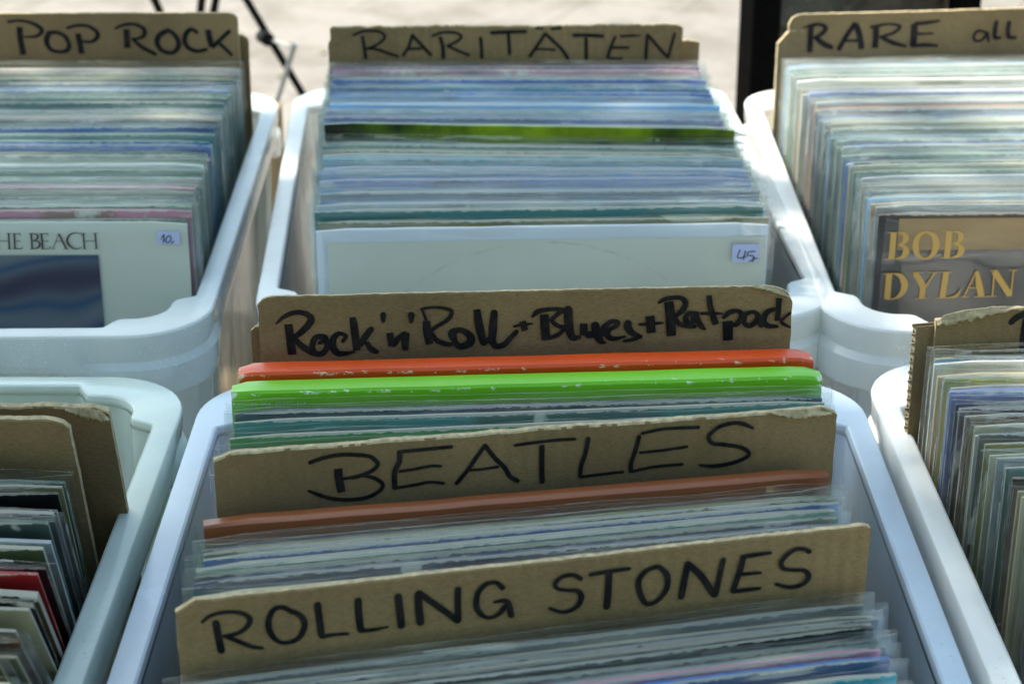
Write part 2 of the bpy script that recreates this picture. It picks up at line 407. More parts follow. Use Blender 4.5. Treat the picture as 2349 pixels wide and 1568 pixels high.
STROKES = {
 'rnr': [
  [0,[97,158,9],[144,117,22],[203,94,26],[254,99,28],[291,127,34],[280,163,36],[236,211,32],[199,238,26]],
  [1,[164,163,40],[171,251,43],[177,347,43]],
  [0,[193,248,26],[233,295,33],[283,332,34],[315,345,29]],
  [0,[334,280,22],[367,256,29],[355,242,29],[312,248,30],[291,303,30],[308,343,30],[348,342,30],[374,299,29],[364,252,30]],
  [0,[464,272,20],[481,241,22],[443,226,23],[410,257,34],[407,306,37],[432,344,33],[477,347,24],[523,338,14]],
  [1,[522,130,30],[531,211,40],[540,331,35]],
  [0,[622,206,30],[591,247,34],[561,296,30]],
  [0,[600,290,25],[621,326,30],[650,342,24]],
  [0,[693,120,30],[692,158,19]],
  [0,[849,127,36],[848,166,21]],
  [1,[727,230,35],[736,311,33]],
  [0,[746,301,29],[773,266,29],[809,239,30]],
  [1,[816,232,35],[811,295,37],[812,338,26]],
  [0,[910,94,16],[922,129,13],[931,157,17]],
  [0,[907,92,14],[958,84,16],[1017,87,17],[1068,104,21],[1071,133,22],[1042,167,22],[996,194,21],[963,218,21]],
  [1,[933,164,39],[936,235,39],[948,306,38]],
  [0,[962,242,25],[984,278,26],[1027,302,27],[1066,309,25]],
  [0,[1079,274,29],[1074,238,37],[1126,224,29],[1174,258,39],[1178,297,42],[1124,324,34],[1092,295,29],[1083,259,33]],
  [1,[1215,101,35],[1229,207,43],[1252,306,35]],
  [0,[1312,123,35],[1305,208,43],[1302,286,38],[1321,326,31],[1367,316,29],[1400,281,27],[1436,240,24]],
  [0,[1252,306,29],[1295,272,29]],
  [0,[1423,208,12],[1472,198,18],[1524,193,9]],
  [1,[1470,177,35],[1485,234,34]],
  [0,[1528,150,14],[1560,120,27],[1625,109,21],[1694,114,25],[1665,140,22],[1639,167,22]],
  [1,[1593,138,42],[1597,215,46],[1604,294,43]],
  [0,[1632,174,22],[1665,207,22],[1705,219,22]],
  [0,[1705,227,21],[1676,260,22],[1626,281,21]],
  [0,[1727,113,43],[1732,205,44],[1751,279,35],[1791,280,22]],
  [1,[1815,198,38],[1817,270,43]],
  [0,[1880,212,44],[1893,272,43],[1916,308,30],[1935,314,14]],
  [0,[1843,267,39],[1876,261,39]],
  [0,[1929,259,35],[1931,224,30],[1967,191,25],[2006,194,26],[1999,218,24],[1961,238,24],[1950,270,30],[1982,294,25],[2051,283,12]],
  [0,[2066,202,38],[2065,227,41],[2093,263,30],[2140,285,21]],
  [0,[2140,287,18],[2088,302,21],[2045,309,14]],
  [0,[2132,211,13],[2191,209,21],[2263,205,9]],
  [1,[2188,161,47],[2199,264,45]],
  [0,[2237,83,12],[2266,64,22],[2311,55,22],[2364,58,25],[2388,90,30],[2373,128,30],[2338,163,22]],
  [1,[2292,77,47],[2305,169,51],[2313,286,47]],
  [0,[2332,173,21],[2356,213,25],[2409,227,26],[2442,230,25]],
  [0,[2453,153,26],[2407,150,24],[2391,192,29],[2422,221,26]],
  [0,[2453,158,25],[2464,201,30],[2488,237,26],[2504,249,11]],
  [0,[2432,165,22],[2435,200,26]],
  [1,[2518,44,26],[2530,118,29],[2564,221,34]],
  [0,[2479,152,14],[2532,153,18],[2595,155,10]],
  [1,[2630,201,51],[2638,320,51]],
  [0,[2606,180,18],[2637,150,29],[2683,141,22],[2709,168,30],[2687,217,29],[2654,230,21]],
  [0,[2727,161,24],[2776,149,21],[2801,181,29],[2763,233,26],[2726,214,26],[2727,161,24]],
  [0,[2801,181,29],[2823,231,29]],
  [0,[2888,135,24],[2849,155,30],[2833,203,34],[2860,235,28],[2913,240,18]],
  [1,[2916,67,31],[2914,127,29],[2913,206,29]],
  [0,[2982,160,16],[2953,186,17],[2935,212,17],[2963,234,18],[2988,248,11]],
 ],
 'beatles': [
  [0,[466,81,20],[528,62,20],[604,51,20],[679,56,20],[753,70,20],[780,90,20],[798,119,20],[773,150,20],[729,169,20],[685,180,20],[620,185,13]],
  [1,[602,126,35],[604,184,36],[614,259,36]],
  [0,[729,178,15],[777,193,19],[818,230,19],[802,268,20],[736,299,20],[643,303,19],[563,289,19],[499,262,19],[454,237,13]],
  [0,[907,62,24],[904,113,24],[880,171,24],[879,257,24]],
  [0,[913,59,18],[991,57,18],[1165,54,18]],
  [0,[908,167,15],[989,160,15],[1060,151,15],[1109,156,15]],
  [0,[884,258,16],[988,248,16],[1053,240,16],[1122,253,16]],
  [0,[1190,259,20],[1241,197,20],[1296,116,20],[1335,62,20]],
  [0,[1335,62,21],[1384,136,21],[1434,195,21],[1461,247,21],[1500,276,21]],
  [0,[1257,192,14],[1323,192,14],[1398,187,14]],
  [0,[1489,75,16],[1577,69,16],[1690,65,16],[1790,67,16]],
  [0,[1624,96,24],[1623,187,24],[1626,292,24]],
  [0,[1859,70,21],[1847,145,21],[1825,223,21],[1821,279,21]],
  [0,[1824,284,15],[1916,278,15],[2040,272,15]],
  [0,[2120,79,20],[2100,167,20],[2082,227,20],[2083,271,20]],
  [0,[2136,61,16],[2249,44,16],[2424,49,17]],
  [0,[2131,169,14],[2253,164,14],[2369,154,14]],
  [0,[2086,274,15],[2199,256,16],[2347,253,16]],
  [0,[2708,75,16],[2664,51,20],[2612,39,20],[2544,50,20],[2505,75,20],[2481,106,20],[2502,144,20],[2566,158,20],[2641,176,20],[2682,198,20],[2698,224,20],[2673,247,20],[2600,269,20],[2514,276,20],[2444,265,14]],
 ],
 'stones': [
  [0,[108,104,14],[146,77,17],[209,68,17],[276,82,19],[310,117,23],[290,159,21],[245,182,19],[195,186,15]],
  [0,[164,116,29],[171,187,29],[179,258,29]],
  [0,[205,190,18],[256,221,20],[310,254,19],[354,268,15]],
  [0,[493,105,21],[451,75,21],[410,86,23],[388,143,25],[396,203,24],[430,247,18],[474,255,19],[519,235,23],[543,179,25],[530,132,24],[494,101,20]],
  [0,[603,83,28],[608,158,28],[614,237,28]],
  [0,[617,246,22],[665,244,17],[729,248,14]],
  [0,[780,86,29],[781,159,29],[787,235,29]],
  [0,[787,241,20],[851,243,17],[906,237,10]],
  [0,[956,89,30],[962,168,31],[967,240,31]],
  [0,[1046,90,32],[1046,157,32],[1052,235,32]],
  [0,[1049,83,27],[1118,150,27],[1176,205,27],[1218,248,27]],
  [0,[1222,245,27],[1220,158,27],[1222,87,27]],
  [0,[1421,104,24],[1392,73,19],[1346,77,22],[1311,118,24],[1303,177,26],[1321,224,23],[1359,251,17],[1405,236,22],[1432,203,25]],
  [0,[1385,173,12],[1441,176,24],[1461,251,27]],
  [0,[1775,101,22],[1745,79,19],[1699,78,19],[1659,108,21],[1672,139,17],[1717,153,17],[1763,163,23],[1781,200,25],[1760,244,22],[1701,265,17],[1637,237,15]],
  [0,[1821,86,18],[1915,80,20],[2000,79,16]],
  [0,[1906,90,29],[1905,176,30],[1900,263,30]],
  [0,[2127,86,21],[2080,101,22],[2046,148,26],[2055,216,25],[2086,273,22],[2134,266,21],[2177,212,25],[2179,139,26],[2145,93,22],[2127,86,21]],
  [0,[2250,259,29],[2262,170,29],[2275,91,29]],
  [0,[2277,92,29],[2339,160,29],[2398,255,29],[2411,270,29]],
  [0,[2415,264,25],[2427,178,25],[2441,92,25]],
  [0,[2535,98,26],[2521,170,27],[2496,258,27]],
  [0,[2531,87,20],[2595,83,20],[2664,81,16]],
  [0,[2530,178,18],[2622,181,14]],
  [0,[2499,265,20],[2569,264,20],[2624,264,15]],
  [0,[2851,97,22],[2819,78,19],[2771,82,20],[2722,128,22],[2729,169,21],[2778,186,17],[2834,195,20],[2857,233,25],[2827,270,21],[2766,276,19],[2702,251,15]],
 ],
 'pop': [
  [0,[998,75,21],[1104,63,21],[1215,90,27],[1286,148,36],[1233,202,25],[1127,209,15]],
  [1,[1093,119,48],[1090,241,48],[1103,368,48]],
  [0,[1345,175,44],[1317,241,44],[1345,319,33],[1420,342,29],[1488,329,36],[1512,280,36],[1481,202,33],[1408,167,29],[1345,175,38]],
  [0,[1512,129,23],[1595,107,25],[1689,112,27],[1760,159,34],[1767,208,38],[1715,251,27],[1639,251,21]],
  [1,[1598,178,46],[1608,271,46],[1615,359,46]],
  [0,[1931,135,19],[2005,103,25],[2100,98,27],[2174,135,34],[2179,194,34],[2129,223,25],[2071,228,21]],
  [1,[2026,140,50],[2024,223,50],[2022,309,50]],
  [0,[2076,232,25],[2151,301,33],[2262,365,31]],
  [0,[2392,152,36],[2315,194,44],[2286,262,42],[2324,331,35],[2406,354,33],[2465,312,40],[2472,243,40],[2438,184,36],[2392,150,31]],
  [0,[2639,167,33],[2593,143,31],[2545,184,40],[2530,253,40],[2563,312,36],[2638,339,33],[2715,322,29]],
  [1,[2741,146,48],[2750,224,48],[2769,302,48]],
  [0,[2926,161,33],[2845,234,31],[2779,297,33]],
  [0,[2816,253,29],[2879,312,29],[2933,371,27]],
 ],
 'rar': [
  [0,[202,72,21],[294,38,21],[411,41,21],[467,76,21],[451,120,21],[382,167,21],[316,191,21]],
  [0,[279,93,26],[290,180,26],[300,274,26]],
  [0,[326,191,22],[407,201,22],[498,235,22],[576,262,22]],
  [0,[622,252,24],[670,182,24],[705,78,24]],
  [0,[705,78,26],[775,156,26],[859,251,26]],
  [0,[656,198,21],[774,194,21]],
  [0,[881,83,22],[960,55,22],[1065,56,22],[1121,84,22],[1101,124,22],[1011,171,22]],
  [0,[946,103,29],[965,184,29],[967,278,29]],
  [0,[1004,173,22],[1089,212,22],[1187,255,22]],
  [0,[1290,105,26],[1297,186,26],[1299,274,26]],
  [0,[1386,59,30],[1536,53,30],[1674,50,30]],
  [0,[1530,73,26],[1539,244,26]],
  [0,[1769,21,18],[1822,24,18]],
  [0,[1906,29,22],[1976,21,22]],
  [0,[1714,267,25],[1786,162,25],[1846,71,25]],
  [0,[1848,71,26],[1930,150,26],[1997,217,26],[2044,292,26]],
  [0,[1760,205,18],[1852,206,18],[1931,214,18]],
  [0,[2093,86,28],[2219,87,28],[2340,96,28]],
  [0,[2197,118,26],[2202,293,26]],
  [0,[2449,106,24],[2411,193,24],[2387,284,24]],
  [0,[2394,290,18],[2513,293,18]],
  [0,[2425,196,21],[2561,197,21]],
  [0,[2498,97,21],[2613,92,18],[2668,94,8]],
  [0,[2718,300,26],[2721,181,26],[2725,87,26]],
  [0,[2729,87,24],[2800,168,24],[2895,274,24]],
  [0,[2909,288,21],[2938,169,21],[2961,78,21]],
 ],
 'rare': [
  [0,[131,117,12],[198,98,29],[269,91,30],[323,122,37],[301,167,38],[235,211,30]],
  [1,[194,110,48],[192,210,48],[192,338,48]],
  [0,[249,216,38],[315,268,45],[380,298,41]],
  [0,[453,313,39],[510,201,39],[578,98,39]],
  [1,[587,98,48],[627,195,48],[653,322,48]],
  [0,[503,242,21],[603,244,25]],
  [0,[727,125,23],[776,119,30],[866,103,21],[948,113,25],[983,134,29],[925,185,27],[836,210,23]],
  [1,[768,135,50],[773,217,50],[771,316,50]],
  [0,[819,217,30],[922,269,36],[1043,307,25]],
  [1,[1110,108,55],[1112,199,56],[1111,309,56]],
  [0,[1119,107,30],[1227,100,29],[1330,87,16]],
  [0,[1135,200,22],[1284,198,14]],
  [0,[1106,307,29],[1215,300,31],[1325,311,22]],
  [0,[1763,209,22],[1688,186,22],[1648,233,23],[1668,275,22],[1723,272,20],[1764,218,25]],
  [0,[1767,209,31],[1786,287,20]],
  [0,[1841,115,38],[1834,192,38],[1841,252,32],[1887,254,23]],
  [0,[1955,123,36],[1953,196,36],[1967,251,34],[2024,258,27]],
 ],
 'tee': [
  [0,[433,87,31],[458,59,35],[506,38,35],[561,28,35],[646,27,32]],
  [1,[530,65,56],[527,149,63],[529,288,64],[534,382,64]],
 ],
 'beach': [
  [1,[1825,76,12],[1821,184,12]],
  [0,[1812,75,4],[1843,75,4]],
  [0,[1807,186,4],[1835,186,4]],
  [1,[1823,129,5],[1903,129,5]],
  [1,[1905,76,12],[1900,186,12]],
  [0,[1892,74,4],[1922,74,4]],
  [0,[1888,187,4],[1915,187,4]],
  [1,[1768,77,12],[1763,186,12]],
  [0,[1735,77,5],[1804,76,5]],
  [1,[1944,76,12],[1939,186,12]],
  [0,[1934,76,5],[1986,76,5]],
  [0,[1986,75,5],[1983,90,5]],
  [0,[1941,129,5],[1980,129,5]],
  [0,[1929,186,6],[1987,185,6]],
  [0,[1993,171,5],[1987,186,5]],
  [1,[2062,76,13],[2059,185,13]],
  [0,[2047,75,5],[2085,75,7],[2106,89,13],[2100,112,12],[2071,127,5]],
  [0,[2071,128,5],[2104,133,10],[2115,156,15],[2093,181,10],[2047,187,5]],
  [1,[2133,77,13],[2132,185,13]],
  [0,[2119,76,5],[2178,76,5]],
  [0,[2178,75,5],[2177,91,5]],
  [0,[2131,130,5],[2171,130,5]],
  [0,[2172,123,5],[2171,136,5]],
  [0,[2123,187,6],[2181,185,6]],
  [0,[2187,171,5],[2182,187,5]],
  [1,[2254,72,5],[2203,185,5]],
  [1,[2253,77,13],[2296,187,13]],
  [0,[2228,131,5],[2279,131,5]],
  [0,[2193,187,4],[2220,187,4]],
  [0,[2276,187,4],[2314,187,4]],
  [0,[2406,94,4],[2405,77,5],[2369,70,7],[2331,82,11],[2308,118,15],[2315,154,15],[2343,181,11],[2377,186,7],[2402,173,5]],
  [1,[2423,74,12],[2422,186,12]],
  [0,[2410,73,4],[2438,73,4]],
  [0,[2408,187,4],[2437,186,4]],
  [1,[2505,72,12],[2505,185,12]],
  [0,[2491,72,4],[2521,72,4]],
  [0,[2491,186,4],[2519,185,4]],
  [0,[2424,130,5],[2503,128,5]],
 ],
 'beachprice': [
  [0,[2952,126,4],[2978,86,7],[2979,98,8],[2973,141,10]],
  [0,[3011,93,8],[2996,110,8],[2990,133,8],[3004,144,8],[3022,127,8],[3026,101,8],[3014,91,8]],
  [0,[3044,135,8],[3035,139,8],[3029,153,6]],
 ],
 'dylan': [
  [1,[117,135,43],[118,228,43],[115,325,43]],
  [0,[75,133,6],[168,134,6]],
  [0,[72,327,6],[160,328,6]],
  [0,[150,136,7],[189,143,23],[205,177,43],[189,210,25],[150,225,5]],
  [0,[157,225,6],[199,239,25],[213,277,47],[193,312,30],[146,328,5]],
  [1,[500,129,43],[502,223,43],[500,319,43]],
  [0,[457,127,6],[550,128,6]],
  [0,[457,321,6],[545,322,6]],
  [0,[532,130,7],[572,137,23],[588,171,43],[573,204,25],[534,219,5]],
  [0,[540,219,6],[583,233,25],[598,272,47],[578,306,30],[531,322,5]],
  [0,[342,129,12],[294,156,32],[276,225,44],[295,293,34],[347,327,12],[399,299,34],[420,227,48],[395,157,34],[342,129,12]],
  [1,[110,434,43],[108,519,43],[108,624,43]],
  [0,[68,436,6],[159,434,6]],
  [0,[145,435,9],[193,456,36],[223,520,48],[207,583,37],[160,621,12],[100,627,5]],
  [1,[287,431,36],[320,477,42],[353,536,44]],
  [0,[426,430,13],[373,534,16]],
  [1,[353,526,42],[351,622,42]],
  [0,[262,428,6],[348,428,6]],
  [0,[386,428,6],[443,428,6]],
  [0,[303,622,6],[398,621,6]],
  [1,[505,428,42],[500,523,42],[495,618,42]],
  [0,[454,426,6],[547,426,6]],
  [0,[452,619,5],[541,617,8],[589,605,20],[612,573,11],[620,548,3]],
  [1,[717,423,11],[647,610,11]],
  [1,[720,420,18],[743,511,44],[769,611,44]],
  [0,[673,545,9],[746,545,9]],
  [0,[626,613,6],[680,613,6]],
  [0,[723,612,6],[808,612,6]],
  [1,[843,429,12],[847,607,12]],
  [1,[842,422,42],[971,604,42]],
  [1,[977,419,12],[976,611,12]],
  [0,[813,418,6],[858,417,6]],
  [0,[944,417,6],[1001,416,6]],
  [0,[812,610,6],[873,609,6]],
 ],
 'fortyprice': [
  [0,[2942,178,8],[2929,235,8],[2990,226,8]],
  [0,[2980,187,9],[2968,248,9]],
  [0,[3049,189,8],[3004,194,8],[2997,218,8],[3034,222,8],[3044,249,8],[3013,261,8]],
  [0,[3029,237,7],[3067,242,7]],
  [0,[3035,246,7],[3033,267,7]],
 ],
}
# ------------------------------------------------------------------ lettering
def smooth_line(pts, sub=5):
    if len(pts) < 3: return pts
    out = []
    P = [pts[0]] + list(pts) + [pts[-1]]
    for i in range(1, len(P) - 2):
        p0, p1, p2, p3 = P[i - 1], P[i], P[i + 1], P[i + 2]
        for k in range(sub):
            t = k / sub
            out.append(tuple(0.5 * ((2 * p1[j]) + (-p0[j] + p2[j]) * t + (2 * p0[j] - 5 * p1[j] + 4 * p2[j] - p3[j]) * t * t
                                    + (-p0[j] + 3 * p1[j] - 3 * p2[j] + p3[j]) * t ** 3) for j in range(3)))
    out.append(tuple(pts[-1]))
    return out

def warp(x, z, seed):
    """how a card bends out of its plane"""
    if seed is None: return 0.0
    return 0.0011 * noise.noise(Vector((x * 11, z * 9, seed * 1.3))) + 0.0009 * noise.noise(Vector((x * 4, z * 3, seed * 2.1)))

def lettering(name, strokes, mat, parent, y0=-0.0004, wob=0.05, bold=1.0, seed=None):
    """marker strokes as thin ribbons lying on the face y = 0"""
    V = []; Fc = []; y = y0
    for st in strokes:
        flat = st[0]
        pts = [(a * 1e-4, -b * 1e-4, w * 1e-4 * bold) for a, b, w in st[1:]]
        pts = smooth_line(pts)
        y -= 0.000012
        n = len(pts); b = len(V)
        for i, (x, z, w) in enumerate(pts):
            x0, z0, _ = pts[max(i - 1, 0)]; x1, z1, _ = pts[min(i + 1, n - 1)]
            dx, dz = x1 - x0, z1 - z0; L = math.hypot(dx, dz) or 1e-9
            nx, nz_ = -dz / L, dx / L
            r = max(w, 0.0002) / 2
            ra = r * (1 + wob * noise.noise(Vector((x * 900, z * 900, 3.1)))); rb = r * (1 + wob * noise.noise(Vector((x * 900, z * 900, 9.7))))
            V.append((x + nx * ra, y, z + nz_ * ra)); V.append((x - nx * rb, y, z - nz_ * rb))
        for i in range(n - 1):
            Fc.append((b + 2 * i, b + 2 * i + 2, b + 2 * i + 3, b + 2 * i + 1))
        if not flat:                       # round ends
            for idx, sgn in ((0, -1), (n - 1, 1)):
                x, z, w = pts[idx]; r = max(w, 0.0002) / 2 * 0.97
                y -= 0.000004
                k = len(V); V.append((x, y, z))
                for j in range(12):
                    a = 2 * math.pi * j / 12
                    V.append((x + r * math.cos(a), y, z + r * math.sin(a)))
                for j in range(12): Fc.append((k, k + 1 + j, k + 1 + (j + 1) % 12))
    V = [(a, b_ + warp(a, c, seed), c) for a, b_, c in V]
    me = mesh_of(name, V, Fc)
    return link(name, me, mat, parent)

GLYPH = {
 '0': [[(0,0),(1,0),(1,2),(0,2),(0,0)]], '1': [[(.2,.4),(.6,0),(.6,2)]], '2': [[(0,.2),(.5,0),(1,.4),(0,2),(1,2)]],
 '3': [[(0,.1),(.9,.2),(.4,.95),(1,1.4),(.5,2),(0,1.8)]], '4': [[(.7,2),(.7,0),(0,1.3),(1,1.3)]], '5': [[(1,0),(.1,0),(0,.9),(.9,1),(.9,1.9),(0,2)]],
 '6': [[(.9,0),(.1,.8),(0,1.8),(.9,2),(.9,1.1),(.1,1)]], '7': [[(0,0),(1,0),(.3,2)]], '8': [[(0,0),(1,0),(0,2),(1,2),(0,0)]], '9': [[(.9,1),(.1,.9),(.1,0),(.9,0),(.9,1.2),(.3,2)]],
 'S': [[(1,.2),(.5,0),(0,.4),(1,1.5),(.5,2),(0,1.8)]], '-': [[(.1,1),(.9,1)]], '/': [[(0,2.1),(.8,-.1)]], 'R': [[(0,2),(0,0),(.9,.2),(.8,.9),(0,1),(1,2)]],
 'E': [[(1,0),(0,0),(0,2),(1,2)],[(0,1),(.8,1)]], 'P': [[(0,2),(0,0),(.9,.2),(.9,.8),(0,1)]], 'C': [[(1,.3),(.5,0),(0,.6),(0,1.5),(.5,2),(1,1.7)]], 'B': [[(0,0),(0,2),(.9,1.6),(.1,1),(.8,.4),(0,0)]],
 'T': [[(0,0),(1,0)],[(.5,0),(.5,2)]], 'O': [[(0,0),(1,0),(1,2),(0,2),(0,0)]], ' ': []}

def glyph_strokes(text, x, z, h, w=None, vertical=False):
    """x, z in metres (z positive down); returns strokes in 0.1 mm"""
    w = w or h * 0.13; out = []; u = h / 2; adv = 0
    for ch in text:
        for ln in GLYPH.get(ch, []):
            p = []
            for a, b in ln:
                if vertical: px, pz = x - (b * u), z + (adv + a * u)
                else: px, pz = x + adv + a * u, z + b * u
                p.append([px * 1e4, pz * 1e4, w * 1e4])
            out.append([1] + p)
        adv += u * 1.55
    return out

# ------------------------------------------------------------------ cardboard dividers
def frame(L, R, lean):
    L, R = Vector(L), Vector(R)
    u = (R - L).normalized()
    yaw = math.atan2(u.y, u.x)
    n0 = Vector((math.sin(yaw), -math.cos(yaw), 0)); l = D2R(lean)
    v = n0 * math.sin(l) + Vector((0, 0, -math.cos(l)))
    v = (v - u * v.dot(u)).normalized()
    n = u.cross(v)
    m = Matrix((u, n, -v)).transposed().to_4x4()
    m.translation = L
    return m

def divider(L, R, lean, drop, t, cornL, cornR, rough, seed, label, mats=None, group=None, strokes=None, ink='ink', notch=None, sag=0.0):
    """a hand cut piece of corrugated board; local x runs along its top, z = 0 is the top"""
    root = empty('cardboard_divider')
    root.matrix_world = frame(L, R, lean)
    W = (Vector(R) - Vector(L)).length
    tag(root, label, 'divider', group)
    rnd = random.Random(seed)
    nU = 110
    top = []
    for i in range(nU + 1):
        x = W * i / nU
        z = rough * (noise.fractal(Vector((x * 90, seed * 3.3, 0.2)), 0.9, 2.0, 4)) + rough * 0.8 * noise.noise(Vector((x * 14, seed, 5)))
        z += sag * math.sin(math.pi * i / nU)
        for (cw, chh, kind), xx in ((cornL, x), (cornR, W - x)):
            if cw and xx < cw:
                q = 1 - xx / cw
                if kind == 'round': z -= chh * (1 - math.sqrt(max(0, 1 - q * q)))
                elif kind == 'cut': z -= chh * q
                else: z -= chh * (q * q * 0.7 + 0.3 * q) + rough * 2.0 * abs(noise.noise(Vector((xx * 400, seed, 1))))
        top.append((x, z))
    rows = [0.0, 0.0009, 0.004, 0.009, 0.014, 0.02, 0.026, 0.033, 0.04, 0.05, drop * 0.5, drop]
    V = []; F = []; mi = []
    def idx(side, i, r): return side * (nU + 1) * len(rows) + i * len(rows) + r
    for side in (0, 1):
        for i, (x, z) in enumerate(top):
            for r, dz in enumerate(rows):
                zz = z - dz * (1 + z / drop) if dz < drop else -drop
                yy = 0 if side == 0 else t
                # liners curl a little and fray at the cut edge
                if r == 0:
                    yy += (0.25 if side == 0 else -0.25) * t * (0.6 + 0.5 * noise.noise(Vector((x * 130, seed, side * 7.0))))
                    zz += 0.0005 * noise.noise(Vector((x * 500, seed, side * 3.0)))
                yy += warp(x, zz, seed)
                xx = x
                if i in (0, nU): xx += 0.0006 * noise.noise(Vector((zz * 300, seed, i)))
                V.append((xx, yy, zz))
    nr = len(rows)
    for i in range(nU):
        for r in range(nr - 1):
            F.append((idx(0, i, r), idx(0, i, r + 1), idx(0, i + 1, r + 1), idx(0, i + 1, r))); mi.append(1 if r == 0 and rough > 0.00045 and rnd.random() < 0.75 else 0)
            F.append((idx(1, i, r), idx(1, i + 1, r), idx(1, i + 1, r + 1), idx(1, i, r + 1))); mi.append(0)
        F.append((idx(0, i, 0), idx(0, i + 1, 0), idx(1, i + 1, 0), idx(1, i, 0))); mi.append(1)
        F.append((idx(0, i, nr - 1), idx(1, i, nr - 1), idx(1, i + 1, nr - 1), idx(0, i + 1, nr - 1))); mi.append(1)
    for i in (0, nU):
        for r in range(nr - 1):
            a = (idx(0, i, r), idx(1, i, r), idx(1, i, r + 1), idx(0, i, r + 1))
            F.append(a if i == 0 else a[::-1]); mi.append(1)
    me = mesh_of('board', V, F, mi)
    mats = mats or [M['card'], M['torn']]
    b = link('board', me, mats, root)
    if strokes: lettering('lettering', strokes, M[ink], root, bold=1.12, seed=seed)
    return root

def torn_flap(root, path, width, seed):
    """a curled strip of torn liner along a battered corner"""
    V = []; F = []; r = random.Random(seed); n = 26
    for i in range(n + 1):
        t = i / n * (len(path) - 1); a = min(int(t), len(path) - 2); f = t - a
        x = path[a][0] * (1 - f) + path[a + 1][0] * f; z = path[a][1] * (1 - f) + path[a + 1][1] * f
        w = width * math.sin(math.pi * min(1, i / n + 0.04)) * (0.7 + 0.6 * r.random())
        for k in range(4):
            q = k / 3
            V.append((x + 0.0006 * noise.noise(Vector((i * .9, k, seed))), -0.0006 - 0.0022 * q * q - 0.0004 * noise.noise(Vector((i * .5, k, seed + 2))), z + 0.0012 - w * q + 0.0005 * noise.noise(Vector((i * 1.3, k, seed + 5)))))
    for i in range(n):
        for k in range(3): F.append((i * 4 + k, i * 4 + k + 1, i * 4 + k + 5, i * 4 + k + 4))
    o = link('torn_flap', mesh_of('torn_flap', V, F, smooth=70), M['torn'], root)
    s = o.modifiers.new('thick', 'SOLIDIFY'); s.thickness = 0.0004
    return o

# ------------------------------------------------------------------ records
JH = 0.314
def jacket_mesh(t, seed, W=0.313, H=JH, flat=False):
    nu, nz_ = 14, 5
    V = []; F = []; mi = []
    a1, a2, ph = [random.Random(seed).uniform(-1, 1) for _ in range(3)]
    if flat: a1 = a2 = 0
    zs = [0, 0.12, 0.24, 0.300, H - 0.0012, H]
    def bow(x, z): return 0.0011 * (a1 * math.sin(math.pi * (x / W + 0.5)) + 0.5 * a2 * math.sin(2 * math.pi * (x / W + ph))) * (z / H)
    def id_(s, i, k): return s * (nu + 1) * len(zs) + i * len(zs) + k
    for s in (0, 1):
        for i in range(nu + 1):
            x = -W / 2 + W * i / nu
            for k, z in enumerate(zs):
                zz = z
                if i in (0, nu) and k >= len(zs) - 2: zz -= 0.0016
                inset = 0.22 * t if k == len(zs) - 1 else 0
                if i in (0, nu): inset = max(inset, 0.18 * t)
                y = (inset if s == 0 else t - inset) + bow(x, z)
                V.append((x, y, zz + 0.0004 * noise.noise(Vector((x * 60, seed, z)))))
    K = len(zs)
    for i in range(nu):
        for k in range(K - 1):
            F.append((id_(0, i, k), id_(0, i + 1, k), id_(0, i + 1, k + 1), id_(0, i, k + 1))); mi.append(0)
            F.append((id_(1, i, k), id_(1, i, k + 1), id_(1, i + 1, k + 1), id_(1, i + 1, k))); mi.append(0)
        F.append((id_(0, i, K - 1), id_(0, i + 1, K - 1), id_(1, i + 1, K - 1), id_(1, i, K - 1))); mi.append(1)
        F.append((id_(0, i, 0), id_(1, i, 0), id_(1, i + 1, 0), id_(0, i + 1, 0))); mi.append(1)
    for i in (0, nu):
        for k in range(K - 1):
            a = (id_(0, i, k), id_(0, i, k + 1), id_(1, i, k + 1), id_(1, i, k))
            F.append(a if i == 0 else a[::-1]); mi.append(1)
    return mesh_of('jacket', V, F, mi, smooth=40)

